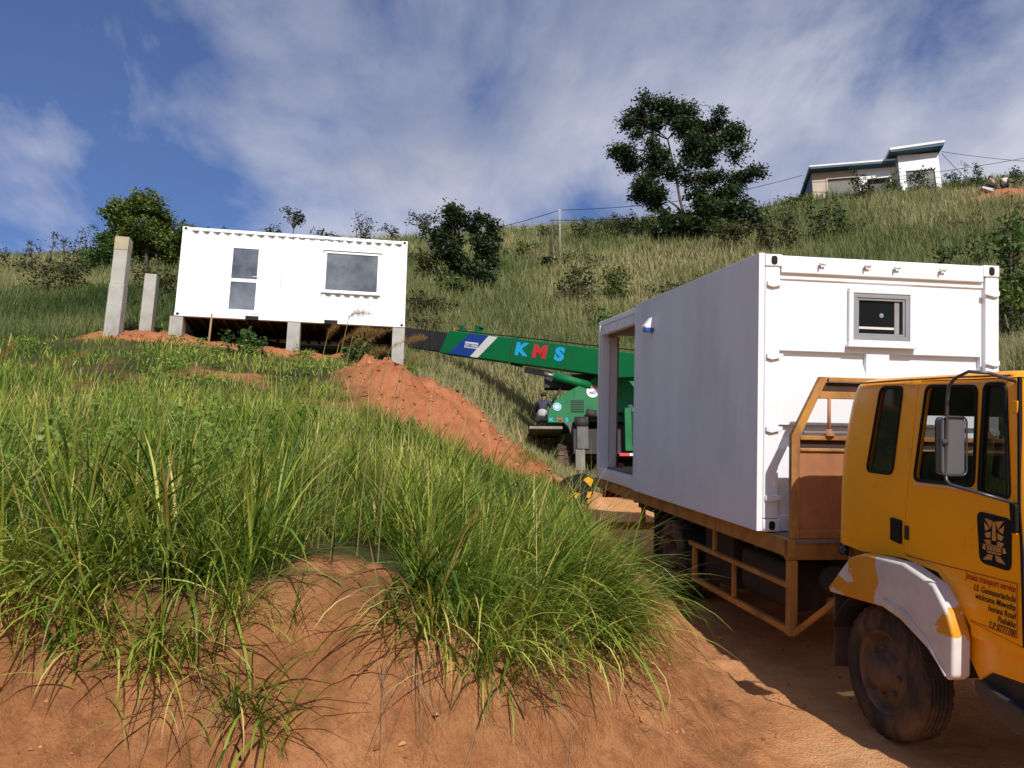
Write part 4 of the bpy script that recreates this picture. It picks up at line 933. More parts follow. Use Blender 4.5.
# --- cab interior
for xa, xb in ((0.35, 0.95), (1.35, 2.1)):
    st = MB(); st.prism([(-1.95, 0.12), (-1.95, 0.33), (-1.52, 0.34), (-1.44, 0.82), (-1.32, 0.82), (-1.38, 0.12)], 0, xa, xb); st.build('seat', CABIN, cab, bevel=0.03)
sw_ = MB(); sw_.loop([(0.62 + 0.2 * math.cos(a), -2.45 + 0.08 * math.sin(a), 0.68 + 0.19 * math.sin(a)) for a in np.linspace(0, 2 * math.pi, 24)[:-1]], 0.014, 6); sw_.build('steering_wheel', BLACK, cab, smooth=True)
MB().box(0.2, 2.24, -2.95, -2.6, 0.2, 0.58).build('dashboard', CABIN, cab, bevel=0.03)
fb_ = MB(); fb_.box(0.10, 2.34, -3.22, -3.0, -0.72, -0.40); fb_.build('bumper', pm('bumper_grey', (0.25, 0.24, 0.22), 0.5, dirt=(0.2, 0.11, 0.06)), lorry, bevel=0.03)
fp = MB(); fp.box(0.16, 2.28, -3.06, -2.62, -0.40, -0.27); fp.build('front_skirt', YEL, cab, bevel=0.02)
for x0 in (0.22, 1.82):
    hd = MB(); hd.box(x0, x0 + 0.4, -3.115, -3.095, -0.14, 0.06); hd.build('headlight', pm('lamp_glass', (0.6, 0.6, 0.58), 0.1), cab, bevel=0.01)
gr_ = MB()
for i in range(5): gr_.box(0.68, 1.76, -3.105, -3.092, -0.12 + i * 0.05, -0.09 + i * 0.05)
gr_.build('grille', BLACK, cab)
sp_ = MB(); sp_.prism(rpoly([(-2.60, -0.50), (-3.02, -0.56), (-3.02, -0.70), (-2.90, -0.71), (-2.64, -0.60)], 0.04), 0, 0.10, 0.42); sp_.build('step', pm('step_steel', (0.05, 0.05, 0.055), 0.4, 0.2, 5, metal=0.3), lorry, bevel=0.02)
sp_ = MB(); sp_.box(0.16, 0.40, -3.0, -2.60, -0.60, -0.40); sp_.build('step_well', CHAS, lorry, bevel=0.02)
sp_ = MB(); sp_.prism([(-2.46, -0.06), (-2.6, -0.235), (-3.02, -0.27), (-3.04, -0.42), (-2.70, -0.44), (-2.60, -0.52), (-2.50, -0.40)], 0, 0.15, 0.20); sp_.build('lower_panel', YEL, cab, bevel=0.01)

# --- mudguard with filler patches
m, nt, out = nodes('patched_mudguard')
p = N(nt, 'ShaderNodeBsdfPrincipled'); p.inputs['Roughness'].default_value = 0.45
tcn = N(nt, 'ShaderNodeTexCoord'); spz = N(nt, 'ShaderNodeSeparateXYZ'); L(nt, tcn.outputs['Object'], spz.inputs[0])
nz_ = noise(nt, 3.5, 4, 0.6)
a1 = N(nt, 'ShaderNodeMath', operation='MULTIPLY_ADD'); L(nt, nz_, a1.inputs[0]); a1.inputs[1].default_value = 0.5; L(nt, spz.outputs[1], a1.inputs[2])
m1 = ramp(nt, a1.outputs[0], [(0.0, (1, 1, 1)), (0.001, (1, 1, 1))])
def band(lo, hi, src):
    g1 = N(nt, 'ShaderNodeMath', operation='GREATER_THAN'); L(nt, src, g1.inputs[0]); g1.inputs[1].default_value = lo
    g2 = N(nt, 'ShaderNodeMath', operation='LESS_THAN'); L(nt, src, g2.inputs[0]); g2.inputs[1].default_value = hi
    g3 = N(nt, 'ShaderNodeMath', operation='MULTIPLY'); L(nt, g1.outputs[0], g3.inputs[0]); L(nt, g2.outputs[0], g3.inputs[1]); return g3.outputs[0]
b1 = band(-2.22, -1.53, a1.outputs[0])
a2 = N(nt, 'ShaderNodeMath', operation='MULTIPLY_ADD'); L(nt, noise(nt, 5.5, 4, 0.6), a2.inputs[0]); a2.inputs[1].default_value = 0.25; L(nt, spz.outputs[2], a2.inputs[2])
low = band(-0.9, -0.155, a2.outputs[0])
sm = band(-1.14, -0.98, a1.outputs[0]); sm2 = band(-0.02, 0.10, a2.outputs[0]); s3_ = N(nt, 'ShaderNodeMath', operation='MULTIPLY'); L(nt, sm, s3_.inputs[0]); L(nt, sm2, s3_.inputs[1])
mx1 = N(nt, 'ShaderNodeMath', operation='MAXIMUM'); L(nt, b1, mx1.inputs[0]); L(nt, low, mx1.inputs[1])
mx2 = N(nt, 'ShaderNodeMath', operation='MAXIMUM'); L(nt, mx1.outputs[0], mx2.inputs[0]); L(nt, s3_.outputs[0], mx2.inputs[1])
c = mixc(nt, mx2.outputs[0], ramp(nt, noise(nt, 2, 4), [(0.3, (0.58, 0.24, 0.012)), (0.7, (0.66, 0.30, 0.02))]), ramp(nt, noise(nt, 4, 6), [(0.3, (0.48, 0.45, 0.42)), (0.7, (0.66, 0.63, 0.60))]))
L(nt, c, p.inputs['Base Color']); L(nt, p.outputs[0], out.inputs[0]); PATCH = m
mg = MB()
mg.prism([(-1.12, -0.27), (-1.42, 0.02), (-1.60, 0.08), (-2.06, 0.092), (-2.37, 0.015), (-2.50, -0.13), (-2.56, -0.26), (-2.555, -0.51), (-2.50, -0.55), (-2.31, -0.405), (-2.03, -0.292), (-1.83, -0.255), (-1.15, -0.30)], 0, 0.0, 0.13)
mgo = mg.build('mudguard', PATCH, lorry, bevel=0.035, seg=3)
ri = MB(); ri.tube([(-0.004, -2.50, -0.52), (-0.004, -2.33, -0.36), (-0.004, -2.10, -0.235), (-0.004, -1.86, -0.185)], 0.008, 6); ri.build('rib', PATCH, mgo, smooth=True)
ln_ = MB()
arc = [(-1.64 + 0.60 * math.cos(a), -0.78 + 0.56 * math.sin(a)) for a in np.linspace(R(20), R(165), 14)]
for (a, b), (c_2, d_2) in zip(arc[:-1], arc[1:]): ln_.bar((0.35, a, b), (0.35, c_2, d_2), 0.55, 0.012, up=(0, 1, 0.3))
ln_.build('wheel_arch', CHAS, lorry)
MB().box(0.13, 0.62, -1.02, -1.005, -0.92, -0.24).build('mud_flap', pm('dusty_flap', (0.08, 0.05, 0.035), 0.85, 0.3, 4), lorry)

# --- wheels
def wheel(y, z, x0, rad, wdt, name='wheel', dish=1, ang=0.0):
    tp = [(0.03, rad * 0.60), (0.0, rad * 0.66), (-0.004, rad * 0.80), (0.012, rad * 0.93), (0.035, rad * 0.985), (0.06, rad)]
    n_ = 5; gw = (wdt - 0.12) / n_
    for i in range(n_):
        a = 0.06 + i * gw; tp += [(a + gw * 0.36, rad), (a + gw * 0.40, rad - 0.014), (a + gw * 0.60, rad - 0.014), (a + gw * 0.64, rad)]
    tp += [(wdt - 0.06, rad), (wdt - 0.03, rad * 0.98), (wdt, rad * 0.8), (wdt - 0.03, rad * 0.6)]
    w_ = MB().lathe(tp, (x0, y, z), 0, 56).build(name, TYRE, lorry, smooth=True)
    smooth_by_angle(w_, 25)
    t2 = MB()
    for i in range(30):
        a = 2 * math.pi * i / 30
        for q in (0.045, wdt - 0.045):
            c0 = Vector((x0 + q, y + (rad - 0.008) * math.cos(a), z + (rad - 0.008) * math.sin(a))); d0 = Vector((0, math.cos(a), math.sin(a)))
            t2.bar(c0 - d0 * 0.012, c0 + d0 * 0.001, 0.04, 0.05, up=(0, -math.sin(a), math.cos(a)))
    t2.build('tread', TYRE, w_)
    r = MB()
    if dish > 0: pr = [(0.02, rad * 0.62), (0.025, rad * 0.585), (0.06, rad * 0.56), (0.085, rad * 0.50), (0.05, rad * 0.42), (0.045, rad * 0.30), (0.0, rad * 0.25), (-0.03, rad * 0.22), (-0.045, rad * 0.12), (-0.045, 0.0)]
    else: pr = [(0.02, rad * 0.62), (0.03, rad * 0.58), (0.13, rad * 0.54), (0.16, rad * 0.44), (0.165, rad * 0.28), (0.06, rad * 0.24), (0.03, rad * 0.20), (0.02, 0.0)]
    rm = r.lathe(pr, (x0, y, z), 0, 32).build('rim', RIM, w_, smooth=True)
    nb = MB()
    for i in range(8):
        a = 2 * math.pi * i / 8 + ang
        nb.lathe([(0.05, 0.018), (0.02, 0.018), (0.012, 0.010), (0.012, 0)], (x0 + (0 if dish > 0 else 0.12), y + rad * 0.36 * math.cos(a), z + rad * 0.36 * math.sin(a)), 0, 6)
    nb.build('wheel_nut', RIM, rm)
    return w_
wheel(-1.635, GZ + 0.465, 0.12, 0.47, 0.27)
wheel(2.80, GZ + 0.48, 0.11, 0.485, 0.25, dish=-1); wheel(2.80, GZ + 0.48, 0.40, 0.485, 0.25, dish=-1)
for args in ((-1.635, GZ + 0.465, 2.05, 0.47, 0.27), (2.80, GZ + 0.48, 1.79, 0.485, 0.25), (2.80, GZ + 0.48, 2.08, 0.485, 0.25)): wheel(*args, dish=-1)
MB().tube([(0.2, -1.635, GZ + 0.46), (2.25, -1.635, GZ + 0.46)], 0.06, 10).build('axle', CHAS, lorry, smooth=True)
ax = MB(); ax.tube([(0.2, 2.8, GZ + 0.48), (2.25, 2.8, GZ + 0.48)], 0.09, 10); ax.lathe([(-0.2, 0.05), (-0.12, 0.18), (0.12, 0.18), (0.2, 0.05)], (1.22, 2.8, GZ + 0.48), 0, 16); ax.build('axle', CHAS, lorry, smooth=True)
# --- chassis, deck
ch = MB(); ch.box(0.78, 0.86, -2.9, 6.2, -0.50, -0.22); ch.box(1.58, 1.66, -2.9, 6.2, -0.50, -0.22)
for i in range(12): ch.box(0.12, 2.32, -0.2 + i * 0.56, -0.12 + i * 0.56, -0.215, -0.045)
ch.box(0.7, 1.74, -2.8, -1.2, -0.6, -0.28); ch.build('chassis', CHAS, lorry)
dk = MB(); dk.box(0.11, 2.33, -0.42, 6.30, -0.04, -0.006); dk.build('deck', PLATE, lorry)
dr_ = MB(); dr_.box(0.04, 0.108, -0.42, 6.32, -0.165, -0.012); dr_.box(2.332, 2.40, -0.42, 6.32, -0.165, -0.012); dr_.box(0.11, 2.33, 6.302, 6.36, -0.165, -0.012); dr_.build('deck_rail', YELR, lorry, bevel=0.006)
# --- headboard
hb = MB(); y0, y1 = -0.40, -0.345
for s_, x0 in ((1, 0.07), (-1, 2.37)):
    X = lambda v: x0 + s_ * v
    hb.prism([(X(0), -0.005), (X(0), 0.905), (X(0.27), 1.43), (X(0.345), 1.43), (X(0.08), 0.895), (X(0.08), -0.005)], 1, y0, y1)
hb.box(0.42, 2.02, y0 + 0.003, y1 - 0.003, 1.385, 1.428); hb.box(0.33, 2.11, y0 + 0.003, y1 - 0.003, 1.235, 1.30)
hb.box(0.152, 2.288, y0 + 0.003, y1 - 0.003, 0.865, 0.905); hb.box(0.152, 2.288, y0 + 0.003, y1 - 0.003, 0.765, 0.79)
hb.box(0.04, 2.40, y0 - 0.004, y1 + 0.01, -0.19, -0.0075); hb.box(0.152, 2.288, y0 - 0.002, y1, -0.004, 0.075)
hbo = hb.build('headboard', YELR, lorry, bevel=0.006)
pn = MB(); pn.box(0.152, 2.288, y1 - 0.03, y1 - 0.018, 0.076, 0.764); pn.build('panel', RUST, hbo)
pn = MB(); pn.box(0.36, 2.08, y1 - 0.012, y1 - 0.005, 1.301, 1.384); pn.box(0.152, 2.288, y1 - 0.012, y1 - 0.005, 0.791, 0.864); pn.build('slot_back', pm('slot_brown', (0.045, 0.02, 0.012), 0.8), hbo)
for xr in (0.43, 1.22, 2.0):
    rd = MB(); rd.tube([(xr, -0.385, 0.90), (xr, -0.385, 1.24)], 0.016, 8); rd.lathe([(0.0, 0.05), (0.03, 0.045), (0.06, 0.02)], (xr, -0.385, 0.905), 2, 10); rd.build('rod', RUST, hbo, smooth=True)
MB().tube([(0.18, -0.40, 0.93), (0.62, -0.41, 0.935)], 0.012, 6).build('loose_bar', STEEL, hbo)
# --- side guard
for s_ in (0, 1):
    X = (lambda v: v) if not s_ else (lambda v: 2.44 - v)
    sg = MB()
    def bb(xa, xb, *r): a, b = sorted((X(xa), X(xb))); sg.box(a, b, *r)
    bb(0.05, 0.125, -0.425, -0.345, -0.845, -0.192); bb(0.06, 0.115, -0.344, 2.02, -0.445, -0.40); bb(0.06, 0.115, -0.344, 1.90, -0.84, -0.785); bb(0.068, 0.108, 0.79, 0.83, -0.784, -0.446)
    sg.bar((X(0.09), -0.43, -0.82), (X(0.16), -1.0, -0.40), 0.03, 0.05)
    bb(0.06, 0.115, 1.86, 1.90, -0.784, -0.446); bb(0.07, 0.11, 1.3, 1.34, -0.399, -0.167)
    sg.build('side_guard', YELR, lorry, bevel=0.005)
ft = MB(); ft.prism(rpoly([(0.32, -0.30), (0.74, -0.30), (0.74, -0.78), (0.32, -0.78)], 0.12, 6), 1, 0.15, 1.15); ft.build('fuel_tank', CHAS, lorry, bevel=0.02)
at_ = MB().lathe([(-0.3, 0.0), (-0.28, 0.12), (0.28, 0.12), (0.3, 0.0)], (0.42, -0.75, -0.35), 1, 20).build('air_tank', CHAS, lorry, smooth=True)
sl = MB(); sl.lathe([(0.0, 0.0), (0.0, 0.045), (0.07, 0.05), (0.09, 0.0)], (0.24, -1.02, 0.0), 1, 16); sl.build('marker_lamp', pm('bluish_lamp', (0.03, 0.045, 0.06), 0.15), lorry, smooth=True)
MB().bar((0.26, -1.02, -0.25), (0.26, -1.02, 0.02), 0.03, 0.03).build('lamp_bracket', YELR, lorry)
RL = pm('red_lens', (0.4, 0.02, 0.01), 0.2)
for x0 in (0.2, 1.9): MB().box(x0, x0 + 0.34, 6.362, 6.40, -0.36, -0.22).build('tail_lamp', RL, lorry, bevel=0.01)

for xa in (0.12, 1.76):
    MB().box(xa, xa + 0.56, 3.42, 3.44, -0.98, -0.17).build('mud_flap', pm('gap_flap_black', (0.018, 0.016, 0.015), 0.8), lorry)  # flap added to hide the sunlit gap behind the rear wheels
    wg = MB(); pa = [(2.80 + 0.56 * math.cos(a), -0.74 + 0.54 * math.sin(a)) for a in np.linspace(R(25), R(155), 12)]
    for (a, b), (c_2, d_2) in zip(pa[:-1], pa[1:]): wg.bar((xa + 0.28, a, b), (xa + 0.28, c_2, d_2), 0.56, 0.012, up=(0, 1, 0.3))
    wg.build('wheel_arch', CHAS, lorry)  # dark arch added to darken the space under the bed
MB().box(0.30, 0.76, 1.32, 2.10, -0.82, -0.24).build('added_tool_box', CHAS, lorry, bevel=0.015)  # dark box added to close light gaps below the chassis
MB().box(1.70, 2.2, 0.2, 2.1, -0.85, -0.24).build('battery_box', CHAS, lorry, bevel=0.015)
MB().tube([(1.22, -1.2, -0.50), (1.22, 2.7, -0.72)], 0.055, 10).build('added_prop_shaft', CHAS, lorry, smooth=True)  # shaft added to darken the space beneath the lorry
MB().lathe([(-0.12, 0.28), (-0.12, 0.46), (-0.08, 0.48), (0.08, 0.48), (0.12, 0.46), (0.12, 0.28)], (1.22, 4.6, -0.66), 2, 32).build('added_spare_tyre', TYRE, lorry, smooth=True)  # unseen tyre added to block light under the tail
ub = MB(); ub.box(0.2, 2.24, 6.05, 6.12, -0.86, -0.74); ub.box(0.80, 0.86, 6.05, 6.11, -0.739, -0.505); ub.box(1.58, 1.64, 6.05, 6.11, -0.739, -0.505); ub.build('added_rear_guard', YELR, lorry)  # bars added to block light gaps at the rear of the chassis

dr2 = MB(); pr_ = [(-1.30, 1.338), (-1.8, 1.343), (-2.4, 1.343), (-2.84, 1.335)]
for (a, b), (c2_, d2_) in zip(pr_[:-1], pr_[1:]): dr2.bar((XS(b) - 0.006, a, b), (XS(d2_) - 0.006, c2_, d2_), 0.018, 0.012)
dr2.build('drip_rail', pm('rusty_rail', (0.45, 0.19, 0.03), 0.6, 0.2, 6, dirt=(0.14, 0.05, 0.02), dscale=9, dthr=0.5), cab)
for zz in (0.45, 1.15): MB().box(XS(zz) - 0.012, XS(zz) + 0.004, -2.945 + (zz - 0.45) * 0.06, -2.905 + (zz - 0.45) * 0.06, zz - 0.035, zz + 0.035).build('hinge', YEL, cab, bevel=0.004)
# ------------------------------------------------------------------ green mobile crane behind the container
GRN = pm('crane_green', (0.002, 0.145, 0.042), 0.5, 0.08, 1.5, dirt=(0.008, 0.09, 0.03), dscale=1.2, dthr=0.62, spec=0.3)
GRND = pm('crane_dark_green', (0.008, 0.09, 0.03), 0.6, 0.1, 3)
KB = pm('boom_black', (0.02, 0.018, 0.017), 0.7, 0.3, 3, dirt=(0.05, 0.03, 0.02))
CBLUE = pm('decal_blue', (0.012, 0.05, 0.28), 0.4, 0.04, 3)
CWHITE = pm('decal_white', (0.72, 0.70, 0.66), 0.5, 0.04, 3)
LBLUE = pm('letter_light_blue', (0.02, 0.40, 0.75), 0.4, 0.04, 3)
LRED = pm('letter_red', (0.60, 0.03, 0.035), 0.4, 0.04, 3)
GREYM = pm('machinery_grey', (0.09, 0.09, 0.088), 0.6, 0.2, 3, dirt=(0.09, 0.06, 0.04))
crane = empty('mobile_crane', 'green mobile crane with long boom reaching behind the white house', 'crane', (2.44, 22.4, 3.97))
P_ = lambda mb, name, mat, parent=None, **k: mb.build(name, mat, parent or crane, **k)
sp = [(-1.46, 1.54), (-1.41, 1.89), (-1.23, 2.18), (-0.88, 2.43), (-0.52, 2.62), (-0.22, 2.76), (0.05, 2.98), (1.05, 3.05), (2.6, 3.05), (2.6, 1.60), (0.66, 1.84), (0.4, 1.84), (-0.79, 1.535)]
b = MB(); b.prism(sp, 1, 0.0, 0.22); b.prism([(a, c) for a, c in sp], 1, 1.7, 1.92); sup = P_(b, 'slewing_body', GRN, bevel=0.015)
b = MB(); b.box(-1.0, 2.55, 0.23, 1.69, 1.62, 2.1); P_(b, 'engine_housing', GRND)
v = MB(); v.box(-0.79, -0.41, -0.012, -0.001, 1.84, 2.21); vo = P_(v, 'vent_grille', GRND, sup)
v = MB()
for i in range(7): v.bar((-0.78, -0.02, 1.87 + i * 0.05), (-0.42, -0.02, 1.87 + i * 0.05), 0.012, 0.02)
P_(v, 'louvre', pm('vent_shadow', (0.006, 0.04, 0.015), 0.7), vo)
def disc(name, x, z, r, parts):
    o = P_(MB().lathe([(-0.014, 0.0), (-0.014, r), (-0.002, r)], (x, 0, z), 1, 28), name, parts[0], sup)
    return o
d1 = disc('round_badge', -1.17, 1.99, 0.115, [CWHITE]); P_(MB().lathe([(-0.0165, 0.065), (-0.0165, 0.10), (-0.0145, 0.10)], (-1.17, 0, 1.99), 1, 28), 'badge_ring', LBLUE, d1)
def ctext(name, body, x, z, size, mat, par, y=-0.017, align='CENTER', bold=0.004, wdt=1.0):
    return text_part(name, body, mat, par, frame3((x, y, z), (1, 0, 0), (0, 0, 1)), size, 0.002, align, 0.0, bold, wdt)
ctext('badge_figure', '1', -1.17, 1.945, 0.13, LBLUE, d1, -0.018)
d2 = disc('round_sign', -0.17, 2.43, 0.17, [CWHITE]); P_(MB().prism([(-0.17 + 0.16 * math.cos(a), 2.43 + 0.16 * math.sin(a)) for a in np.linspace(R(35), R(145), 12)], 1, -0.0165, -0.0145), 'red_band', LRED, d2)
ctext('sign_lettering', 'NO', -0.17, 2.36, 0.11, CBLUE, d2, -0.018)
for ch_, x, mt in (('K', -1.33, LBLUE), ('M', -1.10, LRED), ('S', -0.90, LBLUE)): ctext('lettering', ch_, x, 1.575, 0.15, mt, sup, -0.004, wdt=1.3)
ctext('lettering', 'R', 0.90, 1.87, 0.27, CWHITE, sup, -0.004, 'CENTER', 0.008)
# boom
bx_ = Vector((-4.77, 4.6, 1.86)).normalized(); by_ = Vector((0, 0, 1)).cross(bx_).normalized(); bz_ = bx_.cross(by_)
o0 = Vector((-0.09, 0.0, 3.24)) - bx_ * 2.0
BM = Matrix(((bx_.x, by_.x, bz_.x, o0.x), (bx_.y, by_.y, bz_.y, o0.y), (bx_.z, by_.z, bz_.z, o0.z), (0, 0, 0, 1)))
b = MB(); b.prism([(-0.6, -0.1), (-0.6, 0.40), (8.32, 0.44), (8.62, -0.37), (0.8, -0.31)], 1, -0.28, 0.28)
boom = P_(b, 'boom', GRN, bevel=0.03); boom.matrix_local = BM
bp = lambda mb, name, mat, **k: mb.build(name, mat, boom, **k)
def flat(poly, y=0.2835): return MB().prism(poly, 1, 0.2805, y)
bp(flat([(7.22, 0.40), (6.32, 0.40), (7.0, -0.345), (8.12, -0.345)]), 'blue_band', CBLUE)
bp(flat([(6.315, 0.40), (5.88, 0.40), (6.62, -0.345), (6.995, -0.345)]), 'white_band', CWHITE)
bp(flat([(7.36, 0.13), (6.72, 0.13), (6.72, -0.07), (7.36, -0.07)], 0.2865), 'name_plate', CWHITE)
def btext(name, body, X, z, size, mat, wdt=1.0, bold=0.01, y=0.284):
    return text_part(name, body, mat, boom, frame3((X, y, z), (-1, 0, 0), (0, 0, 1)), size, 0.002, 'CENTER', 0.0, bold, wdt)
btext('lettering', 'KOBELCO', 7.04, -0.035, 0.16, CBLUE, 0.80, 0.003, 0.2885)
for ch_, X, mt in (('K', 4.75, LBLUE), ('M', 3.95, LRED), ('S', 3.15, LBLUE)): btext('boom_letter', ch_, X, -0.06, 0.52, mt, 1.45, 0.03)
b = MB(); b.box(8.30, 11.0, -0.23, 0.23, -0.32, 0.36); bp(b, 'inner_boom', KB, bevel=0.02)
b = MB(); b.box(5.10, 5.17, -0.30, 0.30, -0.40, 0.46); bp(b, 'boom_collar', GRND, bevel=0.01)
b = MB(); b.box(7.8, 7.95, 0.0, 0.15, 0.445, 0.60); b.box(7.82, 8.12, 0.05, 0.12, 0.60, 0.66); bp(b, 'sheave_bracket', GRND)
b = MB(); b.box(7.05, 7.22, -0.1, 0.12, 0.445, 0.66); b.box(7.0, 7.26, -0.1, 0.12, 0.661, 0.72); bp(b, 'cable_guide', GRN, bevel=0.01)
bp(MB().lathe([(0, 0), (0, 0.06), (0.08, 0.06), (0.1, 0)], (8.2, 0.15, 0.45), 2, 12), 'amber_lamp', pm('amber_lens', (0.5, 0.10, 0.01), 0.3))
b = MB(); b.tube([(8.0, 0.2, 0.47), (6.6, 0.2, 0.465), (5.1, 0.2, 0.485), (0.0, 0.2, 0.50)], 0.02, 6); bp(b, 'hoist_rope', KB)
# luffing cylinder
b = MB(); b.tube([(-1.26, 0.10, 2.90), (-0.20, 0.05, 2.60)], 0.125, 14); cy_ = P_(b, 'luffing_cylinder', GRN, smooth=True)
P_(MB().tube([(-1.52, 0.16, 2.985), (-1.25, 0.10, 2.90)], 0.055, 10), 'piston_rod', STEEL, cy_, smooth=True)
b = MB(); b.bar((-1.95, 1.0, 3.28), (-1.40, 0.35, 3.02), 0.3, 0.18); b.box(-1.5, 0.9, 0.35, 0.75, 2.62, 3.02); P_(b, 'boom_bracket', KB)
b = MB(); b.tube([(-0.85, 0.4, 3.0), (-0.98, 0.3, 2.7), (-1.18, 0.25, 2.35), (-1.3, 0.25, 2.15)], 0.035, 6); P_(b, 'hose', KB, smooth=True)
b = MB(); b.tube([(0.35, -0.03, 2.72), (0.65, -0.03, 2.82), (0.95, -0.03, 3.05)], 0.025, 6); P_(b, 'hose', KB, smooth=True)
# carrier
b = MB(); b.box(-0.55, 1.35, -0.2, 6.0, 0.55, 1.15); b.box(-0.75, 1.6, -0.4, 0.2, 0.62, 1.30); P_(b, 'carrier', CHAS)
b = MB(); b.lathe([(0.0, 0.7), (0.35, 0.7)], (0.5, 1.0, 1.20), 2, 28); P_(b, 'slew_ring', CHAS)
b = MB(); b.box(-1.95, -1.02, 0.0, 1.7, 1.36, 1.44); P_(b, 'side_deck', pm('deck_grey_brown', (0.24, 0.20, 0.16), 0.8, 0.2, 4), bevel=0.01)
b = MB(); b.tube([(-0.70, -0.25, 1.50), (-0.34, -0.25, 1.50)], 0.17, 18); b.tube([(-0.38, -0.22, 1.78), (-0.1, -0.22, 1.74)], 0.12, 14); P_(b, 'silencer', CHAS, smooth=True)
b = MB(); b.box(-0.66, -0.34, -0.45, -0.15, 0.74, 1.36); oj = P_(b, 'outrigger', GREYM, bevel=0.015)
P_(MB().box(-0.70, -0.44, -0.42, -0.18, 0.15, 0.738), 'jack_leg', pm('jack_grey', (0.18, 0.16, 0.13), 0.6, 0.2, 4), oj, bevel=0.01)
P_(MB().box(-0.85, -0.28, -0.6, 0.0, -0.10, 0.148), 'jack_foot', CHAS, oj, bevel=0.02)
b = MB(); b.prism([(-0.98, 1.54), (-0.74, 1.54), (-0.62, 0.95), (-0.70, 0.95), (-0.86, 1.42)], 1, -0.05, 0.4); P_(b, 'mudguard', GREYM)
for x0, y0 in ((-1.18, 0.7), (1.05, 0.7), (-1.18, 4.6), (1.05, 4.6)):
    rad, wdt = 0.68, 0.44
    tp = [(0.06, 0.36), (0.0, 0.40), (0.0, 0.56), (0.05, 0.66), (0.09, rad), (wdt - 0.09, rad), (wdt - 0.05, 0.66), (wdt, 0.56), (wdt, 0.40), (wdt - 0.06, 0.36)]
    wo_ = P_(MB().lathe(tp, (x0, y0, 0.33), 0, 36), 'wheel', TYRE, smooth=True)
    t2 = MB()
    for i in range(22):
        a = 2 * math.pi * i / 22
        for q, sk in ((0.13, 0.07), (0.31, -0.07)):
            c0 = Vector((x0 + q, y0 + (rad) * math.cos(a + sk), 0.33 + rad * math.sin(a + sk))); d0 = Vector((0, math.cos(a + sk), math.sin(a + sk))); t2.bar(c0 - d0 * 0.03, c0 + d0 * 0.025, 0.17, 0.07, up=(0, -d0.z, d0.y))
    P_(t2, 'tread', TYRE, wo_)
    P_(MB().lathe([(0.07, 0.37), (0.12, 0.34), (0.16, 0.2), (0.10, 0.16), (0.09, 0.0)], (x0, y0, 0.33), 0, 24), 'rim', GREYM, wo_, smooth=True)
# operator cab lower door seen through the open bay
b = MB()
b.box(0.62, 0.80, -0.72, -0.64, 0.66, 1.84); b.box(0.80, 1.75, -0.72, -0.64, 0.66, 0.80); b.box(1.62, 1.75, -0.72, -0.64, 0.80, 1.84); b.box(0.80, 1.62, -0.72, -0.64, 1.72, 1.84)
cd = P_(b, 'operator_cab', GRN, bevel=0.01)
P_(MB().box(0.80, 1.62, -0.69, -0.67, 0.80, 1.72), 'pane', glass('green_glass', (0.01, 0.05, 0.02), 0.15), cd)
P_(MB().box(0.62, 1.75, -0.635, -0.41, 0.66, 1.84), 'cab_body', GRND, cd)
b = MB(); b.box(0.45, 0.72, -0.74, -0.72, 0.52, 0.60); rs = P_(b, 'reflector_strip', LRED); P_(MB().box(0.725, 0.98, -0.74, -0.72, 0.525, 0.595), 'white_segment', CWHITE, rs); P_(MB().box(0.985, 1.2, -0.74, -0.72, 0.52, 0.60), 'red_segment', LRED, rs)
b = MB(); b.box(0.1, 0.6, -0.28, 0.3, 0.62, 1.25); b.tube([(0.3, -0.32, 1.18), (0.3, -0.29, 1.18)], 0.08, 14); P_(b, 'equipment_box', CHAS, bevel=0.01)

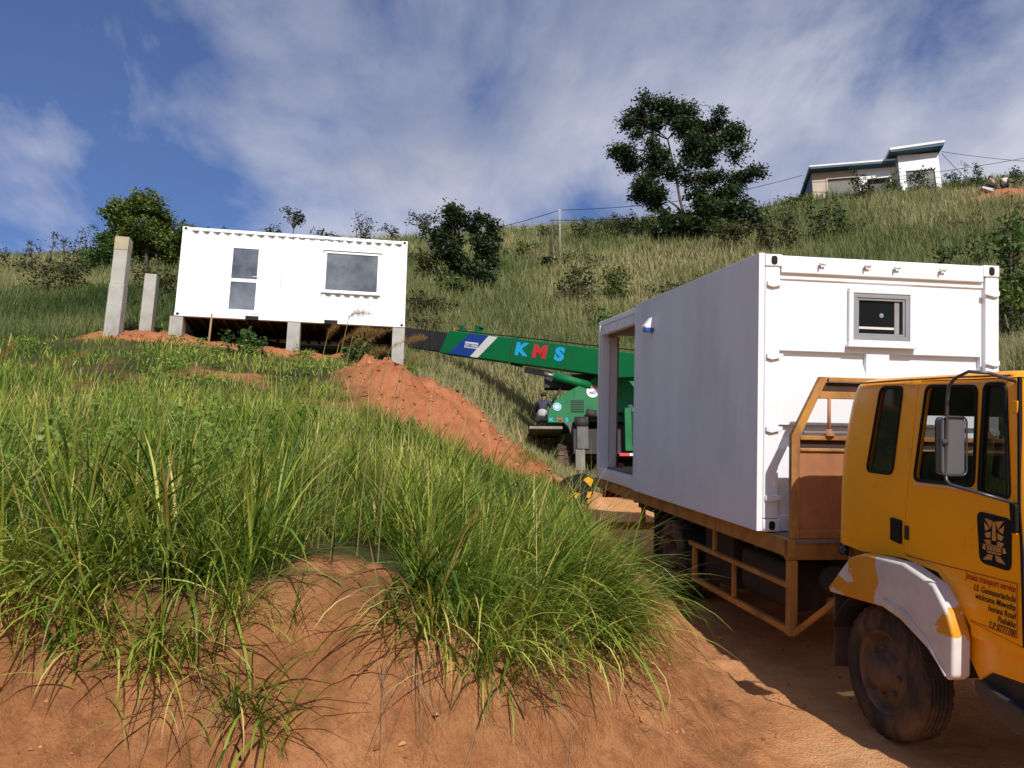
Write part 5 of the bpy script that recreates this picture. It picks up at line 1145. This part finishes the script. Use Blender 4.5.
# ------------------------------------------------------------------ people
SKIN_ = pm('skin_brown', (0.16, 0.075, 0.04), 0.55, 0.08, 6)
HAIR = pm('black_hair', (0.008, 0.007, 0.007), 0.6, 0.2, 20)
def skin(name, V, E, rad, mat, parent, lev=2):
    me = bpy.data.meshes.new(name); me.from_pydata(V, E, []); o = bpy.data.objects.new(name, me); COL.objects.link(o)
    mod = o.modifiers.new('Skin', 'SKIN'); mod.use_smooth_shade = True
    for v_, r_ in zip(me.skin_vertices[0].data, rad): v_.radius = (r_, r_)
    me.skin_vertices[0].data[0].use_root = True
    sb = o.modifiers.new('Sub', 'SUBSURF'); sb.levels = lev; sb.render_levels = lev
    baked(o); o.data.materials.clear(); o.data.materials.append(mat); o.data.polygons.foreach_set('use_smooth', [True] * len(o.data.polygons)); o.parent = parent
    return o
def crouched(label, loc, rz, scale, shirt, trousers, hem=None, sleeves=True):
    t = empty('person', label, 'person', loc); t.rotation_euler = (0, 0, rz); t.scale = (scale,) * 3
    V = [(0, 0, .30), (0, .03, .46), (0, .09, .64), (0, .15, .79), (0, .19, .87), (0, .22, .93), (0, .245, 1.02), (0, .25, 1.09)]
    rr = [.135, .125, .135, .10, .055, .075, .088, .05]
    E = [(i, i + 1) for i in range(7)]
    def add(base, pts, rads):
        p = base
        for q, r_ in zip(pts, rads): V.append(q); rr.append(r_); E.append((p, len(V) - 1)); p = len(V) - 1
        return p
    for s_ in (-1, 1):
        add(0, [(s_ * .11, .02, .28), (s_ * .19, .22, .40), (s_ * .20, .40, .48), (s_ * .185, .29, .27), (s_ * .17, .17, .09), (s_ * .175, .24, .045), (s_ * .18, .36, .03)], [.10, .085, .065, .055, .042, .04, .028])
        w_ = add(3, [(s_ * .15, .14, .785), (s_ * .215, .16, .74), (s_ * .25, .28, .58), (s_ * .21, .42, .50), (s_ * .17, .50, .50), (s_ * .155, .54, .49)], [.075, .06, .045, .036, .026, .03])
        for k_, (dx_, l_) in enumerate(((-.03, .055), (-.01, .07), (.01, .075), (.028, .06))):
            add(w_, [(s_ * .155 + dx_, .575, .485), (s_ * .155 + dx_ * 1.2, .56 + l_ * .7, .455), (s_ * .155 + dx_ * 1.2, .56 + l_ * .8, .43)], [.010, .009, .007])
        add(w_, [(s_ * .155 - s_ * .035, .55, .475), (s_ * .155 - s_ * .05, .575, .45)], [.010, .008])
    V += [(0, .335, 1.0)]; rr.append(.018); E.append((6, len(V) - 1))
    for s_ in (-1, 1): V.append((s_ * .092, .24, 1.005)); rr.append(.016); E.append((6, len(V) - 1))
    skin('body', V, E, rr, SKIN_, t)
    Vj = [(0, .01, .42), (0, .09, .64), (0, .15, .79), (0, .185, .845)]; rj = [.142, .15, .115, .065]; Ej = [(0, 1), (1, 2), (2, 3)]
    for s_ in (-1, 1):
        n0 = len(Vj); Vj += [(s_ * .15, .14, .785), (s_ * .22, .16, .735), (s_ * .255, .28, .58), (s_ * .215, .41, .505)][:4 if sleeves else 2]; rj += [.088, .074, .058, .048][:4 if sleeves else 2]
        Ej += [(2, n0)] + [(i, i + 1) for i in range(n0, len(Vj) - 1)]
    skin('jacket' if sleeves else 'shirt', Vj, Ej, rj, shirt, t)
    if hem: skin('shirt_tail', [(0, -.02, .26), (0, -0.01, .40), (0, .035, .56)], [(0, 1), (1, 2)], [.168, .172, .165], hem, t)
    Vt = [(0, -.005, .25)]; rt = [.148]; Et = []
    for s_ in (-1, 1):
        n0 = len(Vt); Vt += [(s_ * .11, .02, .27), (s_ * .19, .22, .40), (s_ * .20, .40, .48), (s_ * .187, .30, .29), (s_ * .175, .20, .13)]; rt += [.112, .097, .077, .068, .058]
        Et += [(0, n0)] + [(i, i + 1) for i in range(n0, len(Vt) - 1)]
    skin('trousers', Vt, Et, rt, trousers, t)
    skin('hair', [(0, .20, .985), (0, .215, 1.04), (0, .24, 1.085), (0, .285, 1.085)], [(0, 1), (1, 2), (2, 3)], [.098, .106, .088, .05], HAIR, t)
    sh_ = MB()
    for s_ in (-1, 1):
        MB().box(s_ * .18 - .05, s_ * .18 + .05, .10, .41, 0.0, .055).build('shoe', BLACK, t, bevel=0.02)
    ey = MB()
    for s_ in (-1, 1): ey.lathe([(0.0, 0.012), (0.008, 0.008), (0.01, 0)], (s_ * .035, .318, 1.03), 1, 8)
    ey.build('eyes', HAIR, t)
    MB().box(-.03, .03, .318, .326, .958, .966).build('mouth', pm('lips', (0.10, 0.03, 0.02), 0.5), t)
    return t
NAVY = pm('navy_jacket', (0.03, 0.035, 0.05), 0.8); GREYW = pm('pale_grey_cotton', (0.40, 0.39, 0.41), 0.8); DKT = pm('black_trousers', (0.02, 0.02, 0.025), 0.8); PINK = pm('faded_pink_cotton', (0.45, 0.24, 0.18), 0.8); CREAM = pm('cream_cotton', (0.55, 0.52, 0.46), 0.8)
crouched('person in dark jacket and pale shirt tail crouching on the green crane', (0.86, 22.5, 5.41), R(-14), 0.90, NAVY, DKT, GREYW)

# ------------------------------------------------------------------ house on the hill
hy = R(-11)
HBz = 29.0
HBM = Matrix(((math.cos(hy), -math.sin(hy), 0, 22.75), (math.sin(hy), math.cos(hy), 0, 56.6), (0, 0, 1, HBz), (0, 0, 0, 1)))
hb = empty('hillside_house', 'pale unfinished house with flat white edged roofs on the hilltop', 'house', mat=HBM @ Matrix.Scale(0.885, 4))
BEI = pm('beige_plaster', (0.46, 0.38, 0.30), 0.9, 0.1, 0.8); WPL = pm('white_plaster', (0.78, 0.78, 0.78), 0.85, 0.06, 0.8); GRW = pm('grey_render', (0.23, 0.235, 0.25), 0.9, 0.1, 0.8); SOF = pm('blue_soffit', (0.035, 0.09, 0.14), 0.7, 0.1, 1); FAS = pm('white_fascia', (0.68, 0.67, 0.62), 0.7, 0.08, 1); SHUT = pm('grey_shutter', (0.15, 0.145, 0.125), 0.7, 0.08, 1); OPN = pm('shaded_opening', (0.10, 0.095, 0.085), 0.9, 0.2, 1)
H_ = lambda mb, name, mat, parent=None, **k: mb.build(name, mat, parent or hb, **k)
b = MB(); b.box(0, 1.25, 0.9, 1.1, -2, 2.45); b.box(1.25, 3.75, 0.9, 1.1, 1.75, 2.45); w1 = H_(b, 'beige_wall', BEI)
b = MB(); b.box(-0.02, 0.0, 0.9, 6.4, -2, 2.45); b.box(0.0, 9.6, 6.2, 6.4, -2, 2.45); H_(b, 'side_wall', GRW)
b = MB(); b.box(1.12, 1.25, 0.84, 0.9, -1, 1.95); b.box(1.25, 3.75, 0.84, 0.9, 1.75, 1.95); H_(b, 'opening_trim', BEI)
H_(MB().box(1.25, 3.75, 1.0, 1.05, -2, 1.75), 'shutter', SHUT)
b = MB(); b.box(3.75, 4.45, 0.9, 1.1, -2, 2.45); b.box(4.45, 6.3, 0.9, 1.1, 1.5, 2.45); b.box(6.3, 6.8, 0.9, 1.1, -2, 2.45); H_(b, 'white_wall', WPL)
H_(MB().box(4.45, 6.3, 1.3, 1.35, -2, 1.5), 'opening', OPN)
b = MB(); b.box(6.8, 7.3, 0.0, 0.2, -2, 3.0); b.box(7.3, 9.55, 0.0, 0.2, 1.55, 3.0); b.box(9.55, 9.95, 0.0, 0.2, -2, 3.0); b.box(6.8, 7.0, 0.2, 6.2, -2, 3.0); b.box(9.75, 9.95, 0.2, 6.2, -2, 3.0); H_(b, 'end_wall', WPL)
H_(MB().box(7.3, 9.55, 0.12, 0.16, -2, 1.55), 'shutter', SHUT)
b = MB(); b.box(-0.3, 6.6, 0.0, 6.6, 2.62, 2.76); H_(b, 'roof', FAS)
H_(MB().box(-0.25, 6.6, 0.03, 6.5, 2.45, 2.618), 'soffit', SOF)
b = MB(); b.prism([(6.0, 3.12), (10.3, 3.42), (10.3, 3.62), (6.0, 3.32)], 1, -0.9, 6.6); H_(b, 'roof', FAS)
b = MB(); b.prism([(6.05, 2.95), (10.2, 3.18), (10.2, 3.41), (6.05, 3.118)], 1, -0.85, 6.5); H_(b, 'soffit', SOF)
H_(MB().lathe([(0, 0.45), (0.12, 0.4), (0.16, 0)], (1.6, 2.0, 2.80), 2, 16), 'tank_lid', KB)

# ------------------------------------------------------------------ poles and wires
def pole(name, label, x, y, h, r, mat, zt=None):
    zb = gz(x, y) - 0.2; t = empty(name, label, 'pole', (x, y, zb)); H = (zt - zb) if zt else h
    MB().tube([(0, 0, 0), (0, 0, H)], [r, r * 0.8], 10).build('shaft', mat, t, smooth=True)
    c = MB(); c.bar((-0.14, 0, H - 0.08), (0.14, 0, H - 0.08), 0.04, 0.04); c.build('cross_piece', mat, t)
    return t
pole('utility_pole', 'thin white pole carrying the wires on the hillside grass', 2.93, 47.5, 3, 0.05, pm('pale_pole', (0.33, 0.32, 0.30), 0.8), 23.5)
pole('wooden_pole', 'thin dark wooden pole beside the white pole', 2.42, 46.9, 3, 0.065, BARK, 22.55)
WIRE = pm('wire_black', (0.02, 0.02, 0.022), 0.6)
def wire(label, a, b, sag, r=0.022):
    a = Vector(a); b = Vector(b); pts = []
    for i in range(25):
        u = i / 24; q = a.lerp(b, u); q.z -= 4 * sag * u * (1 - u); pts.append(q)
    o = MB().tube(pts, r, 5).build('overhead_wire', WIRE, smooth=True); tag(o, label, 'wire')
wire('upper overhead wire from the white pole rising behind the tall tree to the hilltop house', (2.93, 47.5, 23.45), (22.0, 57.0, 30.8), 0.6)
wire('overhead wire dropping left from the white pole towards the round tree', (2.93, 47.5, 23.45), (-7.0, 66.0, 29.2), 0.3)
wire('lower overhead wire running right from the dark wooden pole', (2.42, 46.9, 22.5), (17.0, 58.0, 28.6), 0.3)
wire('overhead wire from the right end of the hilltop house descending right', (32.0, 55.5, 32.05), (47, 60, 33.6), 0.3, 0.02)
wire('slack lower wire leaving the right end of the hilltop house', (32.0, 55.5, 31.9), (42.5, 66, 33.3), 0.5, 0.02)
wire('overhead wire rising to the right edge above the hilltop diggings', (22.0, 57.0, 30.2), (41, 52, 30.9), 0.6, 0.02)
# ------------------------------------------------------------------ diggings at the top right
crouched('person in pinkish top crouching left on the far hilltop dirt heap', (30.75, 47.9, gz(30.75, 47.9) - 0.02), R(40), 0.95, PINK, DKT, None, False)
crouched('person in cream shirt crouching right on the far hilltop dirt heap', (31.5, 48.0, gz(31.5, 48.0) - 0.02), R(-30), 0.95, CREAM, DKT, None, False)
sh = MB(); sh.prism([(29.7, 0.0), (30.4, -0.25), (30.4, -0.02), (29.75, 0.12)], 1, 47.5, 47.9)
so_ = sh.build('metal_sheet', pm('grey_sheet', (0.42, 0.42, 0.40), 0.5), off=(0, 0, gz(30.1, 47.6) + 0.3)); tag(so_, 'pale grey sheet lying beside the hilltop diggers', 'sheet')
# ------------------------------------------------------------------ striped steel block by the lorry tail
SBX = empty('striped_block', 'black and yellow striped steel block beside the rear of the lorry', 'crane part', (1.15, 17.3, gz(1.15, 17.3) + 0.05)); SBX.rotation_euler = (R(10), R(-24), R(12))
SBX.rotation_euler = (R(8), R(38), R(10)); SBX.scale = (0.85, 0.85, 0.85)
b = MB(); b.prism(rpoly([(-0.40, 0.0), (0.24, 0.0), (0.46, 0.45), (0.28, 0.86), (-0.10, 0.80), (-0.36, 0.40)], 0.08), 1, -0.12, 0.12); sbo = b.build('block_plate', BLACK, SBX, bevel=0.02)
YS = pm('hazard_yellow', (0.75, 0.36, 0.01), 0.45, 0.08, 4)
for poly in ([(-0.38, 0.05), (-0.22, 0.04), (-0.18, 0.26), (-0.36, 0.22)], [(-0.02, 0.03), (0.16, 0.03), (0.16, 0.34), (0.06, 0.30)], [(0.02, 0.66), (0.26, 0.64), (0.22, 0.82), (0.06, 0.80)], [(0.34, 0.36), (0.42, 0.42), (0.36, 0.56), (0.28, 0.50)]):
    MB().prism(poly, 1, -0.128, -0.1215).build('yellow_stripe', YS, SBX)
MB().tube([(0.0, 0, -0.02), (0.0, 0, -0.12), (0.1, 0, -0.2), (0.2, 0, -0.14)], 0.04, 8).build('hook', STEEL, SBX, smooth=True)
# bare curved root and stake
o = MB().tube([(0.0, 0, 0), (0.15, 0, 0.25), (0.05, 0, 0.6)], [0.05, 0.04, 0.02], 7).build('root', pm('pale_root', (0.35, 0.20, 0.10), 0.9, 0.2, 5), off=(0.12, 21.3, gz(0.12, 21.3)), smooth=True); tag(o, 'bare curved root sticking up left of the crane', 'root')
o = MB().tube([(0, 0, -0.1), (0.02, 0, 1.05)], [0.03, 0.022], 7).build('wooden_stake', pm('stake_wood', (0.30, 0.19, 0.09), 0.8), off=(-7.2, 18.6, gz(-7.2, 18.6)), smooth=True); tag(o, 'thin wooden stake in the grass before the left corner of the house', 'stake')
# ------------------------------------------------------------------ shrubs and small trees over the hillside
def shrub(name, label, cat, x, y, wd, ht, mat, leaf, nb=6, dens=None, dz=0.0, up=False, seed=0, trunkh=0.0, aspect=2.0, dmul=1.0):
    rnd = random.Random(seed + int(x * 31 + y * 17)); bl = []
    st = []
    for i in range(nb):
        a = rnd.uniform(0, 2 * math.pi); r = wd / 2 * rnd.uniform(0.1, 0.75); k = rnd.uniform(0.3, 1.0)
        if up:  # upright leafy stems
            bxx, byy = r * math.cos(a) * 1.1, r * math.sin(a) * 0.6; h_ = ht * rnd.uniform(0.55, 1.0); tilt = rnd.uniform(-0.25, 0.25)
            for q in range(4):
                u = (q + 0.6) / 4.2; bl.append((bxx + tilt * h_ * u, byy, h_ * u, wd * 0.10 * (1.15 - 0.6 * u), wd * 0.10, h_ * 0.16))
            st.append([(bxx, byy, -0.1), (bxx + tilt * h_ * .5, byy, h_ * .5), (bxx + tilt * h_ * .9, byy, h_ * .92)])
        else:
            rx = wd * rnd.uniform(0.16, 0.30); bl.append((r * math.cos(a), r * math.sin(a) * 0.7, trunkh + (ht - trunkh) * (0.25 + 0.55 * k), rx, rx * 0.9, (ht - trunkh) * rnd.uniform(0.16, 0.28)))
    if not st: st = [[(0, 0, -0.2), (rnd.uniform(-.1, .1), 0, ht * 0.3), (rnd.uniform(-.2, .2), 0, ht * 0.65)], [(0.1, 0, -0.2), (wd * .15, 0, ht * 0.5)]]
    return tree(name, label, cat, (x, y, gz(x, y) + dz - 0.05), bl, st, leaf, (dens or 9 / (leaf * leaf * 8)) * dmul, (leaf * 0.8, 8), LV[mat], r0=(0.011 if up else 0.03) * max(1, ht), aspect=aspect)
# along the crest behind the white house
shrub('crest_tree', 'small tree with separate rounded tufts above the house roof, left of centre', 'tree', -12.35, 42.5, 1.5, 3.6, 'dark', 0.17, 7, trunkh=1.9, dmul=1.3)
shrub('crest_bush', 'low arched dark bush touching the house roof beside the tufted small tree', 'bush', -13.5, 42.0, 1.6, 2.5, 'dark', 0.16, 6, trunkh=1.2)
shrub('wispy_tree', 'wispy sapling just above the roof left of the house door', 'tree', -16.2, 43.0, 1.0, 2.4, 'grey', 0.13, 4, trunkh=1.0)
shrub('crest_bush', 'low grey green bush above the middle of the house roof', 'bush', -10.2, 42.0, 2.3, 2.3, 'grey', 0.16, 6, trunkh=1.0)
shrub('slender_tree', 'slender upright tree above the house window', 'tree', -8.3, 42.6, 1.9, 3.7, 'dark', 0.15, 8, trunkh=1.2, dmul=0.8, up=True)
shrub('crest_bush', 'small round dark bush above the right part of the house roof', 'bush', -6.8, 43.0, 1.3, 2.7, 'dark', 0.15, 5, trunkh=1.4, dmul=1.3)
shrub('open_tree', 'open greyish tree behind the right top corner of the white house', 'tree', -4.75, 42.5, 2.4, 3.9, 'grey', 0.17, 9, trunkh=0.8, dmul=0.7)
shrub('lilac_bush', 'yellowish green thicket between the house corner and the round dark tree', 'bush', -4.2, 38.5, 2.6, 2.1, 'olive', 0.17, 9)
shrub('crest_bush', 'bushy growth on the skyline at the far left edge', 'bush', -26.0, 39.0, 2.2, 1.6, 'grey', 0.13, 7, up=True, dmul=0.6)
shrub('tall_weed', 'thin feathery weeds on the skyline left of the broad tree', 'weed', -21.6, 38.0, 2.2, 3.3, 'grey', 0.12, 8, up=True, dmul=0.7)
shrub('tall_weed', 'sparse tall weed at the skyline left of the tall pillar', 'weed', -23.9, 38.5, 2.0, 2.9, 'grey', 0.12, 6, up=True, dmul=0.6)
shrub('side_tree', 'dim green tree between the broad tree and the white house', 'tree', -14.6, 37.0, 1.6, 2.7, 'dark', 0.16, 6, trunkh=0.4)
# middle of the slope
shrub('leafy_weed', 'dark upright leafy weeds on the slope above the container bay, tallest of the clump', 'weed', 3.3, 36.5, 2.2, 2.2, 'olive', 0.20, 7, up=True)
shrub('leafy_weed', 'dark green weed clump just right of the tallest weeds above the container', 'weed', 4.9, 37.0, 2.0, 1.9, 'mid', 0.20, 7, up=True)
shrub('broad_bush', 'broad leaved green bush behind the open end of the container', 'bush', 3.9, 32.5, 1.6, 1.0, 'fern', 0.20, 6)
shrub('small_palm', 'small dark rosette plant at the foot of the wooden pole', 'plant', 2.15, 44.3, 1.2, 0.95, 'dark', 0.24, 5)
shrub('green_bush', 'bright green bush on the slope left of the wooden pole', 'bush', 0.9, 46.3, 1.9, 1.5, 'mid', 0.19, 7)
shrub('green_bush', 'low green bush on the slope below the round dark tree', 'bush', -2.9, 35.2, 2.2, 1.3, 'mid', 0.18, 8)
shrub('green_bush', 'light green bush right of the house corner above the boom', 'bush', -3.5, 31.5, 1.8, 1.5, 'olive', 0.16, 8)
shrub('skyline_bush', 'small bush on the skyline directly above the white pole', 'bush', 2.2, 52.3, 1.5, 1.2, 'mid', 0.18, 5)
shrub('skyline_weed', 'weedy bush on the skyline right of the white pole', 'weed', 4.9, 51.5, 2.3, 2.0, 'olive', 0.17, 7, up=True, dmul=0.8)
shrub('skyline_weed', 'taller weedy bush on the skyline midway to the tall tree', 'weed', 7.0, 51.2, 2.6, 2.2, 'olive', 0.18, 7, up=True, dmul=0.8)
shrub('skyline_bush', 'green scrub on the skyline left against the bush of the tall tree', 'bush', 9.3, 50.3, 2.4, 1.8, 'mid', 0.2, 8)
shrub('pale_sapling', 'thin pale leaved sapling on the skyline right of the tall tree', 'tree', 15.3, 50.5, 1.8, 3.0, 'olive', 0.14, 7, up=True, dmul=0.4)
shrub('hill_bush', 'olive bush on the slope below the right side of the tall tree', 'bush', 12.9, 44.6, 3.4, 2.3, 'olive', 0.22, 10)
shrub('hill_bush', 'tall leafy bush on the slope left below the hilltop house', 'bush', 15.3, 43.5, 3.6, 2.6, 'olive', 0.22, 9, up=True)
shrub('hill_bush', 'dark bush cluster on the slope just below the hilltop house', 'bush', 18.3, 44.0, 2.6, 2.7, 'dark', 0.2, 8, up=True)
shrub('house_bush', 'dark bush against the white wall in the middle of the hilltop house', 'bush', 25.4, 54.6, 1.6, 2.6, 'dark', 0.2, 6, up=True)
shrub('house_bush', 'green bush before the right shutter of the hilltop house', 'bush', 29.2, 54.4, 2.0, 1.9, 'dark', 0.2, 6)
shrub('house_bush', 'spiky plant at the inner corner of the hilltop house', 'bush', 27.6, 54.4, 1.5, 2.0, 'mid', 0.2, 5, up=True)
shrub('house_bush', 'low bush at the left foot of the hilltop house', 'bush', 20.6, 54.5, 2.6, 1.4, 'mid', 0.2, 7)
shrub('slim_tree', 'slim dark tree on the hilltop right of the crouching people', 'tree', 32.6, 48.6, 0.9, 2.3, 'dark', 0.17, 7, dmul=1.4)
shrub('skyline_tree', 'thin bluish tree on the skyline left above the dirt heap', 'tree', 32.5, 53.0, 2.4, 2.4, 'grey', 0.15, 6, up=True, dmul=0.7)
shrub('skyline_bush', 'bush on the skyline at the right end of the hilltop house', 'bush', 33.0, 56.5, 1.8, 1.6, 'grey', 0.18, 6)
shrub('leafy_shrub', 'leafy green shrub peeping over the right half of the container roof', 'shrub', 17.1, 30.0, 1.1, 1.7, 'fern', 0.17, 6)
shrub('leafy_shrub', 'second leafy shrub over the right top corner of the container', 'shrub', 18.0, 29.5, 1.0, 1.5, 'fern', 0.17, 6)
shrub('fern_shrub', 'tall dark fern like shrub close beside the right edge of the container', 'shrub', 12.3, 19.0, 1.5, 3.4, 'fern', 0.22, 9, up=True, aspect=3.0)
shrub('fern_shrub', 'bright bushy shrub low beside the right edge of the container', 'shrub', 10.6, 16.6, 1.6, 1.8, 'mid', 0.17, 9)
shrub('far_shrub', 'bushy shrub on the slope at the right edge above the ferns', 'shrub', 19.2, 29.0, 2.2, 1.8, 'mid', 0.2, 8)
for i, (x, y) in enumerate(((-16.5, 28.0), (-12.5, 27.0))):
    shrub('tall_reed', ['olive thicket behind the short pillar', 'dark thicket left of the house wall', 'olive thicket at the left edge behind the tall grass'][i], 'thicket', x, y, 2.6, 1.4, 'olive', 0.14, 9)
shrub('grass_weed', 'bright leafy weeds in front of the dark space under the house', 'weed', -6.55, 19.9, 1.5, 0.75, 'fern', 0.11, 8, up=True)
shrub('grass_weed', 'leafy weeds beside the right corner pillar of the house', 'weed', -3.9, 20.6, 1.4, 0.7, 'fern', 0.11, 7, up=True)

# low scrub scattered through the hillside grass, too thick to count
n = 260; yy = 24 * (60 / 24) ** RNG.random(n); xx = RNG.uniform(-0.62, 0.7, n) * yy
k = (fbm(xx * 0.22 + 4, yy * 0.22, 3) > 0.02) & ~((xx > -11) & (xx < -2) & (yy < 26)) & (dirtmask(xx, yy) < 0.3); xx = xx[k]; yy = yy[k]
bl = [(a, b, gz(a, b) + 0.25 * s_, 0.75 * s_, 0.75 * s_, 0.42 * s_) for a, b, s_ in zip(xx, yy, RNG.uniform(0.5, 1.25, len(xx)))]
P, T = crown_points(bl, 70, (0.14, 8))
tag(leafcloud('hillside_scrub', P, 0.16, T, LV['olive']), 'low olive scrub scattered through the grass of the upper hillside', 'scrub', kind='stuff')

# small leafy ground weeds mixed into the field and bank grass
n = 420; yy = 6.0 * (20 / 6.0) ** RNG.random(n); xx = RNG.uniform(-0.62, -0.12, n) * yy
k = (edge_sd(xx, yy) > 0.25) & (dirtmask(xx, yy) < 0.5) & (fbm(xx * 0.7 + 9, yy * 0.7, 3) > 0.12); xx = xx[k]; yy = yy[k]
bl = [(a, b, gz(a, b) + 0.05 + 0.10 * s_, 0.20 * s_, 0.20 * s_, 0.10 * s_) for a, b, s_ in zip(xx, yy, RNG.uniform(0.5, 1.5, len(xx)))]
P, T = crown_points(bl, 420, (0.06, 6))
tag(leafcloud('field_weeds', P, 0.07, np.clip(T + 0.2, 0, 1), LV['weed']), 'small leafy weeds mixed into the grass slope below the house', 'weeds', kind='stuff')
